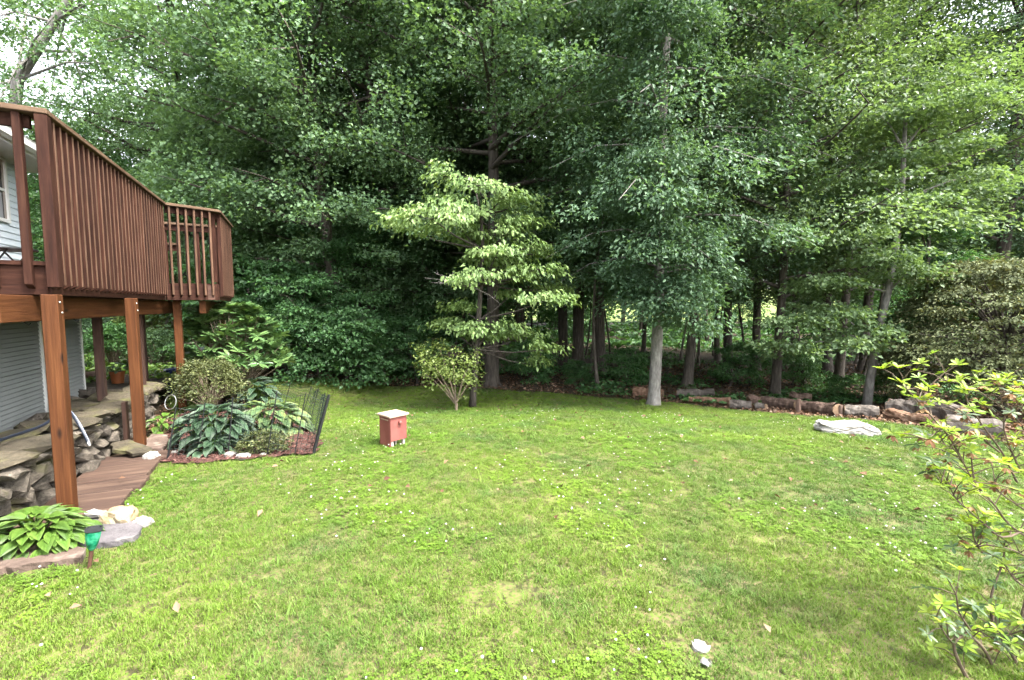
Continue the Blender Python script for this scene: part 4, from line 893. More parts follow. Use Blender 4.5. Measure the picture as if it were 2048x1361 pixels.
# ------------------------------------------------------------------ logs
def log(px0, px1, r0, r1, m, label, up=0.0, n=14, jag=0.28, seed=0, cat='log', name='log'):
    r0 *= 1.22; r1 *= 1.22
    a, b_ = G(*px0), G(*px1); a.z += r0 * 0.8 + up; b_.z += r1 * 0.8 + up
    o = empty(name, ((a.x + b_.x) / 2, (a.y + b_.y) / 2, min(a.z - r0, b_.z - r1)), label, cat)
    d = (b_ - a); Ln = d.length; k = max(6, int(Ln / 0.08)); mb = MB(); rr = random.Random(seed)
    mb.tube([a.lerp(b_, i / k) + Vector((0, 0, 0.012 * math.sin(i * 1.3 + seed))) for i in range(k + 1)], [(r0 + (r1 - r0) * i / k) * (1 + 0.05 * rr.uniform(-1, 1)) for i in range(k + 1)], n, jag=jag, cap=False)
    # bark in local frame along x for the grain
    bo = mb.build('bark', m, o)
    for e, r, s in ((a, r0, -1), (b_, r1, 1)):
        mc = MB(); t = d.normalized() * s; mc.tube([e - t * 0.01, e + t * 0.004], [r * 0.97, r * 0.9], n, jag=jag * 0.8); mc.build('cut_end', M['cutwood'], o)
    return o
log((1268, 792), (1325, 798), 0.09, 0.09, M['orangelog'], 'orange cut log lying behind the pale grey trunk', seed=1)
log((1350, 796), (1425, 796), 0.075, 0.07, M['greylog'], 'mossy grey log behind the reddish broken log', 0.03, seed=2)
log((1378, 805), (1462, 812), 0.055, 0.07, M['orangelog'], 'reddish broken log right of the pale grey trunk', jag=0.5, seed=3)
log((1458, 816), (1502, 818), 0.075, 0.065, M['greylog'], 'short pale split log at the middle of the row', jag=0.4, seed=4)
log((1497, 812), (1517, 812), 0.07, 0.07, M['brownlog'], 'short dark upturned log chunk on the row', 0.05, seed=5)
log((1512, 818), (1532, 820), 0.05, 0.05, M['greylog'], 'small grey log chunk beside the upturned one', seed=6)
log((1524, 812), (1594, 820), 0.085, 0.085, M['brownlog'], 'brown grey log left of the dark stump', seed=7)
log((1580, 804), (1622, 808), 0.07, 0.06, M['brownlog'], 'reddish log resting behind the dark stump', 0.06, seed=8)
log((1602, 822), (1676, 832), 0.085, 0.09, M['brownlog'], 'long grey brown log between the two dark stumps', seed=9)
log((1688, 832), (1757, 836), 0.085, 0.085, M['greylog'], 'grey log right of the second dark stump', seed=10)
log((1778, 830), (1835, 836), 0.10, 0.08, M['greylog'], 'weathered grey log behind the orange rotted log', 0.05, jag=0.45, seed=11)
log((1775, 838), (1872, 853), 0.075, 0.06, M['orangelog'], 'orange rotted split log at the lawn edge', jag=0.5, seed=12)
log((1822, 834), (1925, 848), 0.12, 0.10, M['greylog'], 'big knotted grey log behind the shrub twigs', 0.04, jag=0.5, seed=13)
log((1890, 866), (2004, 878), 0.105, 0.10, M['greylog'], 'smooth grey log nearest the bronze maple', jag=0.15, seed=14)
for i, (u, v, w, h, lab) in enumerate([(1596, 824, 10, 26, 'dark upright stump between two logs'), (1681, 832, 9, 22, 'second dark upright stump between two grey logs')]):
    p = G(u, v); mb = MB(); r = S(w, p.y) / 2; hh = S(h, p.y)
    mb.tube([p + Vector((0, 0, z)) for z in (-.03, hh * .3, hh * .7, hh)], [r * 1.15, r, r * 0.95, r * 0.8], 12, jag=0.3)
    tag(mb.build('stump', M['brownlog'], None, off=p), lab, 'stump').location = p
# ------------------------------------------------------------------ red box on the lawn
p = G(787, 890); Yb = p.y; s_ = 1.0
box = empty('utility_box', p, 'small faded red wooden box with tan lid standing on the lawn', 'box', rz=0.0)
wf, wdp, hb, leg = 0.205, 0.20, 0.335, 0.075
R3 = Matrix.Rotation(math.radians(48), 3, 'Z')
def bb(name, c, size, m, parent=box, bev=0.003):
    o = bpy.data.objects.new(name, bevbox(*size, bev, m)); o.matrix_local = Matrix.Translation(R3 @ Vector(c)) @ R3.to_4x4(); return put(o, parent)
t_ = 0.016
bb('front_panel', (0, -wdp / 2, leg + (hb - leg) / 2), (wf, t_, hb - leg), M['redpaint'])
bb('back_panel', (0, wdp / 2, hb / 2), (wf, t_, hb), M['redpaint'])
bb('side_panel', (-wf / 2 + t_ / 2 - .001, 0, hb / 2 + 0.004), (t_, wdp - t_ - .002, hb - .006), M['redpaint'])
bb('side_panel', (wf / 2 - t_ / 2 + .001, 0, leg + (hb - leg) / 2), (t_, wdp - t_ - .002, hb - leg), M['redpaint'])
bb('lid', (0, -0.004, hb + 0.013), (wf + 0.045, wdp + 0.05, 0.022), M['lid'], bev=0.004)
bb('slot_strip', (-wf / 2 - 0.006, 0, hb - 0.03), (0.006, wdp * 0.7, 0.012), M['lid'], bev=0)
for sx in (-1, 1): bb('leg', (sx * (wf / 2 - 0.03), -wdp / 2 + 0.022, leg / 2 + .01), (0.03, 0.03, leg + 0.05), M['greywood'])
bb('leg', (wf / 2 - 0.03, wdp / 2 - 0.022, leg / 2), (0.03, 0.025, leg), M['greywood'])
bb('inner_panel', (0.0, 0.0, leg * .5), (0.02, 0.1, leg), M['greywood'])
bb('floor_panel', (0, 0, leg + 0.006), (wf - 0.04, wdp - 0.04, 0.012), M['greywood'])
kb = MB(); kc = R3 @ Vector((0.01, -wdp / 2 - 0.008, hb - 0.065)); kd = R3 @ Vector((0, -1, 0))
kb.tube([kc, kc + kd * 0.012, kc + kd * 0.02, kc + kd * 0.03, kc + kd * 0.034], [0.018, 0.012, 0.02, 0.018, 0.008], 14); kb.build('knob', M['redpaint'], box, off=(0, 0, 0), smooth=True)
# ------------------------------------------------------------------ green stake lamp
p = G(176, 1138); top = P(184, 1096, p.y); rim = P(188, 1058, p.y); lamp = empty('garden_lamp', p, 'green glazed garden lamp on a thin leaning stake beside the hosta', 'lamp')
mb = MB(); mb.tube([p + Vector((0, 0, -.03)), top], [0.009, 0.011], 8); mb.build('stake', M['darkstake'], lamp)
ax = (rim - top); L = ax.length; ax.normalize()
def frust(rs, m, name, extra=0):
    mb = MB(); x = Vector((0.80, 0.6, 0)); x = (x - ax * x.dot(ax)).normalized(); y = ax.cross(x); rings = []
    for t, r in rs:
        for k in range(16):                                      # rounded-square section
            q = 2 * math.pi * (k + .5) / 16; c, s = math.cos(q), math.sin(q); e = (abs(c) ** 5 + abs(s) ** 5) ** (-0.2); mb.v.append(tuple(top + ax * (L * t) + (x * c + y * s) * r * e))
    for i in range(len(rs) - 1):
        for k in range(16): k2 = (k + 1) % 16; mb.f.append((i*16+k, i*16+k2, (i+1)*16+k2, (i+1)*16+k)); mb.m.append(0)
    mb.f.append(tuple(range(16))[::-1]); mb.m.append(0); return mb.build(name, m, lamp, smooth=False)
wl2 = S(14, p.y)
frust([(-0.12, wl2 * .25), (0.0, wl2 * .45), (0.25, wl2 * .68), (0.6, wl2 * .84), (0.93, wl2 * .92), (0.935, wl2 * .7)], M['greenglaze'], 'glazed_cup')
frust([(0.96, wl2 * .90), (0.965, wl2 * 1.0), (1.0, wl2 * 1.02), (1.005, wl2 * .82), (0.95, wl2 * .78), (0.948, wl2 * .01)], M['black'], 'rim')
# ------------------------------------------------------------------ hose on the wall
hs_ = empty('garden_hose', D(0.6, 0.6, 0.45), 'dark blue garden hose hanging over the stone wall', 'hose')
hp = [D(-1.2, 0.62, 0.50), D(-0.4, 0.5, 0.52), D(0.2, 0.42, 0.53), D(0.62, 0.34, 0.535), P(126, 818, 4.05), P(141, 826, 3.97), P(156, 846, 3.93), P(168, 868, 3.91), P(176, 885, 3.90)]
def smooth_pts(pts, k=5):
    out = []
    for i in range(len(pts) - 1):
        p0, p1, p2, p3 = pts[max(i-1,0)], pts[i], pts[i+1], pts[min(i+2, len(pts)-1)]
        for j in range(k):
            t = j / k; out.append(0.5 * ((2*p1) + (p2-p0)*t + (2*p0-5*p1+4*p2-p3)*t*t + (3*p1-p0-3*p2+p3)*t**3))
    return out + [pts[-1]]
sp = smooth_pts(hp); mb = MB(); mb.tube(sp, 0.0125, 10); mb.build('tube', M['hose'], hs_, smooth=True)
mb = MB(); mb.tube([q + B2 * 0.0095 - A2 * 0.002 + Vector((0, 0, .007)) for q in sp[18:]], 0.0032, 5); mb.build('stripe', M['hosestripe'], hs_)
mb = MB(); e = (sp[-1] - sp[-2]).normalized(); mb.tube([sp[-1], sp[-1] + e * 0.015, sp[-1] + e * 0.035], [0.0145, 0.0145, 0.011], 12); mb.build('coupling', M['steel'], hs_)

# ------------------------------------------------------------------ wire fence round the bed
fence = empty('garden_fence', G(600, 905), 'leaning dark wire mesh fence round the hosta bed', 'fence')
st = [((336, 920), (352, 815)), ((395, 916), (410, 806)), ((456, 913), (466, 795)), ((534, 914), (554, 783)), ((589, 912), (612, 786)), ((626, 910), (658, 790)), ((632, 882), (650, 786)), ((616, 862), (637, 777)), ((600, 845), (623, 773)), ((566, 822), (581, 766)), ((516, 812), (527, 760))]
tops = []
for i, (bp, tp) in enumerate(st):
    b_ = G(*bp); t = P(tp[0], tp[1], b_.y + 0.02); tops.append((b_, t)); mb = MB()
    r = 0.014 if i == 5 else 0.0055
    if i == 5: mb.tube([b_ - (t - b_) * .05, t], [0.018, 0.016], 4)
    else: mb.tube([b_ - (t - b_) * .05, t], [r, r], 6)
    mb.build('stake', M['black'], fence)
for i in range(len(tops) - 1):
    (b0, t0), (b1, t1) = tops[i], tops[i + 1]; mb = MB(); Ln = (b1 - b0).length; nv = max(3, int(Ln / 0.045)); nh = 11
    def pt(s, h): return b0.lerp(b1, s).lerp(t0.lerp(t1, s), h) + Vector((0, 0, 0.012 * math.sin(s * 9) - 0.03 * math.sin(math.pi * s) * h))
    for k in range(nv + 1): mb.tube([pt(k / nv, 0.02), pt(k / nv, .5), pt(k / nv, .97)], 0.0020, 3, cap=False)
    for k in range(nh + 1): mb.tube([pt(j / 6, 0.02 + .95 * k / nh) for j in range(7)], 0.0020 if k < nh else 0.003, 3, cap=False)
    mb.build('wire_mesh', M['wire'], fence)
# oval wire stake
ov = empty('garden_stake', G(332, 922), 'oval topped black wire garden stake in the mulch', 'stake'); b_ = G(332, 922); mb = MB(); c = P(341, 805, b_.y + .05)
mb.tube([b_ - Vector((0, 0, .03)), P(352, 818, b_.y + .05)], 0.0045, 6); mb.build('stem', M['black'], ov)
mb = MB(); mb.tube([c + Vector((S(11, 4.6) * math.cos(q), .02 * math.sin(q), S(14, 4.6) * math.sin(q))) for q in np.linspace(0, 2 * math.pi, 25)], 0.0035, 6, cap=False); mb.build('oval_ring', M['steel'], ov)

# ------------------------------------------------------------------ broad leaved plants
def broadleaf(name, L, W, m, curl=0.35, heart=True, nseg=6, cup=0.12):
    V, F, A = [], [], []
    for i in range(nseg + 1):
        t = i / nseg; w = W * 0.5 * (math.sin(math.pi * min(1, t * 0.93 + 0.07)) ** 0.75) * (1.18 - 0.55 * t) if heart else W * 0.5 * math.sin(math.pi * (0.04 + 0.93 * t)) ** 0.8
        if i == nseg: w = 0.001
        x = L * t; z = -curl * L * t * t + 0.12 * L * t
        for j, k in ((-1, 1), (-0.5, 0.35), (0, 0), (0.5, 0.35), (1, 1)):
            V.append((x, w * j, z + cup * w * k * 2 + (0.02 * W * (1 if j else -1)))); A.append(0.25 + 0.45 * abs(j))
    for i in range(nseg):
        for j in range(4): F.append((i*5+j, i*5+j+1, (i+1)*5+j+1, (i+1)*5+j))
    return fast(name, np.array(V), np.array(F), m, np.array(A), smooth=True)
HL = {k: [broadleaf(k + '_leaf', 1.0, w, M[m], c, True) for w, c in ((0.62, 0.30), (0.56, 0.5), (0.68, 0.42))] for k, m in (('hosta', 'lm_hosta'), ('blue', 'lm_blue'), ('var', 'lm_var'))}
def hosta(name, c, label, kind, n, rx, ry, ht, Lf, seed, droop=0.4, cat='plant', group=None):
    o = empty(name, c, label, cat, group); r = random.Random(seed); ga = 2.39996
    for i in range(n):
        t = (i + 0.5) / n; rr = math.sqrt(t); az = i * ga + r.uniform(-.25, .25); L = Lf * r.uniform(0.75, 1.15)
        q = Vector((math.cos(az) * rx * rr * 0.72, math.sin(az) * ry * rr * 0.72, ht * (1 - 0.75 * t ** 1.3) + r.uniform(-.02, .02)))
        lf = bpy.data.objects.new('leaf', r.choice(HL[kind])); lf.location = q; lf.scale = (L, L, L)
        lf.rotation_euler = (r.uniform(-.25, .25), (-0.55 + 1.1 * t) * 0.8 + r.uniform(-.2, .2) + droop * 0.2, az + r.uniform(-.3, .3)); put(lf, o)
        if i % 3 == 0:
            mb = MB(); mb.tube([(q.x * .1, q.y * .1, 0), (q.x * .6, q.y * .6, q.z * .75), tuple(q)], [0.006, 0.005, 0.004], 5, cap=False); mb.build('leaf_stalk', M['lm_hosta'], o, off=(0, 0, 0))
    return o
p = G(72, 1103); hosta('hosta', p + Vector((-0.06, 0.06, 0)), 'bright green hosta clump at the foot of the near deck post', 'hosta', 170, 0.46, 0.27, 0.19, 0.115, 1)
p = G(430, 892); hosta('hosta', p, 'large blue-green hosta with pale leaf margins inside the fence', 'blue', 110, 0.50, 0.36, 0.42, 0.185, 2)
p = G(535, 868); hosta('hosta', p, 'large spreading hosta with yellow variegated leaves inside the fence', 'var', 104, 0.60, 0.38, 0.35, 0.20, 3)
p = G(425, 908); hosta('hosta', p, 'small dark hosta in front of the large blue-green one', 'blue', 40, 0.28, 0.18, 0.17, 0.13, 4)
p = G(508, 812); hosta('hosta', p, 'bluish hosta at the back of the bed beside the azalea', 'blue', 50, 0.40, 0.3, 0.40, 0.19, 5)
p = G(325, 868); hosta('leafy_plant', p, 'dark green leafy plant at the end of the stone wall', 'hosta', 36, 0.26, 0.22, 0.2, 0.11, 6)
def tx(u, v, z=0.31):                                              # a point on the terrace
    d = ray(u, v); t = (z - CAMZ) / d.z; return Vector((d.x * t, d.y * t, z))
p = tx(176, 742); hosta('hosta', p, 'pale green hosta by the house corner under the deck', 'hosta', 30, 0.35, 0.3, 0.3, 0.17, 7)
p = tx(212, 752); hosta('hosta', p, 'low pale hosta left of the orange pot', 'hosta', 26, 0.24, 0.2, 0.18, 0.14, 8)
def smallshrub(name, c, rx, ry, h, n, per, L, W, lm, label, seed, z0=0.12, size=0.09):
    r = random.Random(seed); mb = MB(); C, O, Z = [], [], []; c = Vector(c)
    for i in range(n):
        az = r.uniform(0, 6.28); el = r.random() ** 0.6; rr = math.sqrt(max(0.0, 1 - (el * 0.95) ** 2)) * r.uniform(0.55, 1.05)
        q = c + Vector((math.cos(az) * rx * rr, math.sin(az) * ry * rr, z0 + (h - z0) * el)); C.append(q); O.append(Vector((math.cos(az), math.sin(az), 0.6))); Z.append(size * r.uniform(.7, 1.3))
        if i % 6 == 0: mb.tube([c + Vector((r.uniform(-.05, .05), r.uniform(-.05, .05), -.02)), c.lerp(q, .55) + Vector((0, 0, .04)), q], [0.010, 0.006, 0.002], 4, cap=False)
    lv = spray_leaves(np.array(C), np.array(O), np.array(Z), per, L, W, tilt=0.7, thick=0.4, droop=0.15)
    return custom(name, c, label, 'shrub', mb, lv, M['twig'], lm)
smallshrub('azalea', G(420, 822), 0.55, 0.45, 0.72, 260, 26, 0.035, 0.018, M['lm_azalea'], 'fine leaved olive azalea below the glossy rhododendron', 41)
smallshrub('azalea', G(528, 905), 0.26, 0.18, 0.20, 110, 22, 0.03, 0.016, M['lm_azalea'], 'low small leaved shrub inside the front of the fence', 42, 0.02, 0.05)
def uy(u, Y, z=None): 
    x = (u - CU) / FPX * Y; return Vector((x, Y, max(0.29, hz(x, Y) - .03) if z is None else z))
smallshrub('boxwood', uy(222, 9.0), 0.46, 0.42, 0.86, 240, 26, 0.05, 0.026, M['lm_under'], 'round dark green shrub behind the orange pot', 43)
smallshrub('boxwood', uy(312, 9.3), 0.50, 0.45, 0.72, 240, 26, 0.05, 0.024, M['lm_maple'], 'green shrub seen between the rear deck posts', 44)
smallshrub('golden_shrub', uy(318, 11.8), 1.1, 0.9, 1.35, 380, 26, 0.07, 0.035, M['lm_yellow'], 'tall yellow-green shrub behind the deck posts', 45)
smallshrub('golden_shrub', uy(255, 12.6), 0.9, 0.8, 1.2, 300, 26, 0.07, 0.035, M['lm_yellow'], 'lower yellow-green shrub left of the taller golden one', 47)
smallshrub('boxwood', uy(185, 11.5), 0.8, 0.7, 0.9, 220, 24, 0.07, 0.04, M['lm_dark'], 'dark shrub high behind the house corner', 46)
# terrace details
c = tx(236, 767); pot = empty('flower_pot', c, 'orange plastic flower pot on the terrace', 'pot'); k = S(12, c.y); mb = MB()
mb.tube([c, c + Vector((0, 0, k * 1.7)), c + Vector((0, 0, k * 1.72)), c + Vector((0, 0, k * 2.05))], [k * .78, k * .98, k * 1.08, k * 1.1], 20); mb.build('pot_body', M['terracotta'], pot)
mb = MB(); mb.tube([c + Vector((0, 0, k * 2.0)), c + Vector((0, 0, k * 2.07))], k * 1.0, 16); mb.build('potting_soil', M['soil'], pot)
hosta('potted_plant', c + Vector((0, 0, k * 1.9)), 'pale leafy plant growing in the orange pot', 'var', 20, 0.16, 0.16, 0.12, 0.10, 9)
q0, q1 = tx(150, 765), tx(196, 762); log_ = MB(); log_.tube([q0 + Vector((0, .1, .08)), q1 + Vector((0, .1, .08))], 0.075, 14); tag(log_.build('edging_log', M['brownlog'], None, off=q0), 'dark brown log edging beside the house corner', 'log').location = q0
c = tx(170, 742); sl = empty('path_light', c, 'small black path light beside the house corner', 'lamp'); mb = MB(); mb.tube([c, c + Vector((0, 0, .08))], .008, 6); mb.build('stake', M['black'], sl)
mb = MB(); mb.tube([c + Vector((0, 0, z)) for z in (.06, .075, .13, .14)], [.02, .035, .038, .02], 12); mb.build('lamp_head', M['black'], sl)
c = G(352, 800) + Vector((-.35, .5, 0)); 
mb = MB(); mb.tube([c + Vector((0, 0, z)) for z in (0, .12, .3, .42, .46)], [.12, .18, .2, .16, .18], 18); tag(mb.build('glazed_pot', M['blueglaze'], None, off=c, smooth=True), 'dark blue glazed pot in shade behind the third deck post', 'pot').location = c
# rhododendron: whorls of long glossy leaves
def whorl(name, n, L, W, m, up=0.35, seed=0, curl=0.25):
    r = random.Random(seed); parts = []; V, F, A = [], [], []
    for i in range(n):
        az = 2 * math.pi * i / n + r.uniform(-.25, .25); el = up * r.uniform(0.2, 1.5); l_ = L * r.uniform(.75, 1.15); w = W * r.uniform(.85, 1.15); b0 = len(V)
        dx = Vector((math.cos(az) * math.cos(el), math.sin(az) * math.cos(el), math.sin(el))); sd_ = Vector((-math.sin(az), math.cos(az), 0)); nn = dx.cross(sd_); nn = nn if nn.z > 0 else -nn; v_ = r.random()
        for t, ww in ((0.05, .12), (.35, .8), (.65, 1.0), (.87, .6), (1, .02)):
            cc = dx * (l_ * t) - nn * (curl * l_ * t * t)
            for j in (-1, 0, 1): V.append(tuple(cc + sd_ * (w * .5 * ww * j) + nn * (0.10 * w * abs(j)))); A.append(v_)
        for a in range(4):
            for j in range(2): F.append((b0 + a*3+j, b0 + a*3+j+1, b0 + (a+1)*3+j+1, b0 + (a+1)*3+j))
    return fast(name, np.array(V), np.array(F), m, np.array(A), smooth=True)
WH = [whorl('whorl', 9, 0.135, 0.042, M['lm_rhodo'], .35, i) for i in range(4)]
c = Vector((-4.62, 7.35, 0.0)); rh = empty('rhododendron', c, 'glossy broad leaved rhododendron beside the last deck post', 'shrub'); r = random.Random(12); mb = MB()
for i in range(290):
    az = r.uniform(0, 6.28); el = r.random() ** .8; rr = math.sqrt(max(0.02, 1 - (el * .93) ** 2)) * r.uniform(.62, 1.06)
    q = Vector((math.cos(az) * 0.78 * rr + 0.12 * (1 - el), math.sin(az) * .62 * rr, 0.50 + 1.06 * el))
    o = bpy.data.objects.new('leaf_whorl', r.choice(WH)); o.location = q; s = r.uniform(1.0, 1.45); o.scale = (s, s, s)
    o.rotation_euler = (-math.sin(az) * .6 * rr, math.cos(az) * .6 * rr, r.uniform(0, 6.28)); put(o, rh)
    if i % 3 == 0: mb.tube([(r.uniform(-.08, .08), r.uniform(-.08, .08), 0), (q.x * .5, q.y * .5, q.z * .55), tuple(q)], [.016, .010, .004], 5, cap=False)
mb.build('stem', M['twig'], rh, off=(0, 0, 0))
# ------------------------------------------------------------------ azalea close by on the right
az_base = Vector((2.25, 1.75, hz(2.25, 1.75))); az_ = empty('azalea', az_base, 'sparse twiggy azalea with bright new leaves at the right edge', 'shrub')
SPR = [whorl('leaf_cluster', 7, 0.046, 0.017, M['lm_spring'], .5, i, .15) for i in range(4)]
OLD = [whorl('leaf_cluster', 6, 0.05, 0.018, M['lm_old'], .3, 10 + i, .3) for i in range(3)]
BUD = [whorl('withered_flower', 7, 0.028, 0.012, M['lm_brownbud'], -.3, 20 + i, .4) for i in range(2)]
r = random.Random(14); mb = MB(); tips = []
def Q(u, v, y): return P(u + (0 if v > 1150 else 14), v, y)
stems = [
 [(1945, 1375, 1.75), (1920, 1330, 1.75), (1908, 1290, 1.75), (1930, 1268, 1.77), (1942, 1262, 1.78)],
 [(1942, 1262, 1.78), (1918, 1225, 1.75), (1912, 1190, 1.74), (1893, 1155, 1.72)],
 [(1908, 1290, 1.75), (1890, 1268, 1.7), (1872, 1236, 1.68)],
 [(1985, 1375, 1.9), (1995, 1310, 1.9), (1985, 1250, 1.9), (1983, 1190, 1.92), (1990, 1130, 1.95), (1995, 1085, 1.95)],
 [(2000, 1375, 1.85), (1975, 1310, 1.8), (1945, 1275, 1.78), (1925, 1255, 1.76)],
 [(2060, 1088, 1.9), (2005, 1050, 1.9), (1975, 1010, 1.9), (1935, 965, 1.88), (1912, 925, 1.86), (1895, 900, 1.85), (1865, 885, 1.83), (1842, 880, 1.8)],
 [(2060, 1040, 2.0), (2035, 1020, 2.0), (1985, 985, 2.0), (1975, 960, 1.98)],
 [(2060, 900, 2.1), (2035, 860, 2.1), (2010, 825, 2.1), (1993, 795, 2.1), (1990, 765, 2.1)],
 [(2060, 980, 2.05), (2030, 945, 2.05), (2010, 905, 2.05), (1994, 860, 2.04), (1993, 820, 2.04), (1960, 795, 2.02), (1925, 770, 2.0), (1885, 765, 2.0)],
 [(2020, 965, 2.0), (1990, 905, 2.0), (1950, 850, 2.0), (1922, 805, 1.98), (1915, 780, 1.96)],
 [(1985, 905, 2.0), (1955, 880, 2.0), (1930, 845, 1.98), (1915, 830, 1.97)],
 [(1912, 925, 1.86), (1885, 875, 1.85), (1850, 835, 1.83), (1810, 790, 1.82), (1786, 765, 1.8)],
 [(1832, 812, 1.83), (1843, 795, 1.82), (1843, 775, 1.8)],
 [(1935, 965, 1.88), (1930, 930, 1.88), (1928, 900, 1.87)],
 [(2035, 1060, 1.9), (1990, 1075, 1.85), (1945, 1040, 1.82), (1900, 1000, 1.8), (1885, 975, 1.8), (1868, 968, 1.8)],
 [(2050, 1120, 1.9), (2010, 1100, 1.88), (1960, 1090, 1.85), (1925, 1100, 1.84)],
 [(1950, 1105, 1.85), (1935, 1080, 1.84), (1930, 1055, 1.84)],
 [(2060, 1180, 1.9), (2030, 1160, 1.9), (1995, 1130, 1.9)], [(2060, 1290, 1.85), (2020, 1280, 1.85), (1990, 1262, 1.85)],
 [(2045, 1375, 1.8), (2030, 1320, 1.82), (2005, 1285, 1.82), (1990, 1250, 1.84)], [(2060, 850, 2.1), (2045, 825, 2.1), (2030, 800, 2.1)], [(2060, 960, 2.1), (2045, 900, 2.1), (2040, 860, 2.1)]]
for s in stems:
    pts = smooth_pts([Q(*q) for q in s], 3); thick = 0.008 if s[0][1] > 1300 else 0.0046
    n = len(pts); mb.tube(pts, [thick * (1 - .72 * i / n) for i in range(n)], 6, cap=False)
    tips.append((pts[-1], 1))
    if s[0][0] >= 2035:                                            # the limb goes on down to the shrub's foot
        f_ = az_base + Vector((r.uniform(.05, .4), r.uniform(0, .35), -.02)); mb.tube([f_, f_.lerp(pts[0], .5) + Vector((.12, .05, .05)), pts[0]], [.0075, .006, thick], 6, cap=False)
    for k in range(2, n, 1 if s[0][0] > 2030 else 2):
        for _ in range(2 if r.random() < .6 else 1):
            d = Vector((r.uniform(-1, .6), r.uniform(-.8, .8), r.uniform(-.1, 1))).normalized() * r.uniform(.05, .15); q = pts[k] + d
            mb.tube([pts[k], pts[k] + d * .5 + Vector((0, 0, .01)), q], [.0028, .002, .0013], 4, cap=False); tips.append((q, 0))
mb.build('stem', M['aztwig'], az_)
for q, main in tips:
    low_ = q.z < 0.62
    def put_cl(mesh, p_, s):
        o = bpy.data.objects.new(mesh.name.split('.')[0], mesh); o.location = p_ - az_base; o.scale = (s, s, s); o.rotation_euler = (r.uniform(-.5, .5), r.uniform(-.5, .5), r.uniform(0, 6.28)); put(o, az_)
    x = r.random()
    if low_: put_cl(r.choice(OLD if x < .5 else SPR), q, r.uniform(.6, 1.05))
    elif x < .74: put_cl(r.choice(SPR), q, r.uniform(.6, 1.0))
    elif x < .86: put_cl(r.choice(OLD), q, r.uniform(.6, 1.0))
    if (not low_ and x > .74) or r.random() < .06: put_cl(r.choice(BUD), q - Vector((0, 0, .012)), r.uniform(.7, 1.2))

# ------------------------------------------------------------------ grass, clover, litter (nobody could count them)
def blade_tuft(seed, n, rad, h, w, curve=0.5, clover=0):
    r = np.random.default_rng(seed); V, F, A = [], [], []
    for i in range(n):
        a, q = r.random() * 6.283, r.random() * 6.283; rr = rad * math.sqrt(r.random()); bx, by = rr * math.cos(a), rr * math.sin(a); hh = h * r.uniform(.5, 1.15); ww = w * r.uniform(.7, 1.2)
        dx, dy = math.cos(q), math.sin(q); ln = curve * r.uniform(.3, 1.5) * hh; b0 = len(V); v_ = r.random()
        for t, k in ((0, .8), (.5, 1.0)):
            cx, cy_, cz = bx + dx * ln * t * t, by + dy * ln * t * t, hh * t * (1 - .12 * t)
            V += [(cx - dy * ww * k / 2, cy_ + dx * ww * k / 2, cz), (cx + dy * ww * k / 2, cy_ - dx * ww * k / 2, cz)]
        V.append((bx + dx * ln, by + dy * ln, hh * .86)); A += [v_] * 5
        F += [(b0, b0 + 1, b0 + 3), (b0, b0 + 3, b0 + 2), (b0 + 2, b0 + 3, b0 + 4)]
    for i in range(clover):
        a = r.random() * 6.283; rr = rad * math.sqrt(r.random()); c = np.array([rr * math.cos(a), rr * math.sin(a), h * r.uniform(.45, .95)])
        for j in range(3):
            q = a + j * 2.094; d = np.array([math.cos(q), math.sin(q), 0.1]); s_ = np.array([-math.sin(q), math.cos(q), 0]); b0 = len(V); l_ = 0.011 * r.uniform(.8, 1.3)
            V += [tuple(c), tuple(c + d * l_ + s_ * l_ * .62), tuple(c + d * l_ * 1.3), tuple(c + d * l_ - s_ * l_ * .62)]; A += [r.random() * .6] * 4; F += [(b0, b0 + 1, b0 + 2), (b0, b0 + 2, b0 + 3)]
    return fast('tuft', np.array(V), np.array(F), M['blade'], np.array(A))
gcol = bpy.data.collections.new('grass_tufts')
for i, args in enumerate([(1, 34, .055, .030, .0036), (2, 34, .06, .026, .0034), (3, 28, .055, .038, .0038, .9), (4, 24, .055, .026, .0036, .6, 7), (5, 20, .06, .028, .0036, .6, 9), (6, 12, .03, .07, .005, .8)]):
    t = bpy.data.objects.new('tuft_%d' % i, blade_tuft(*args)); gcol.objects.link(t)
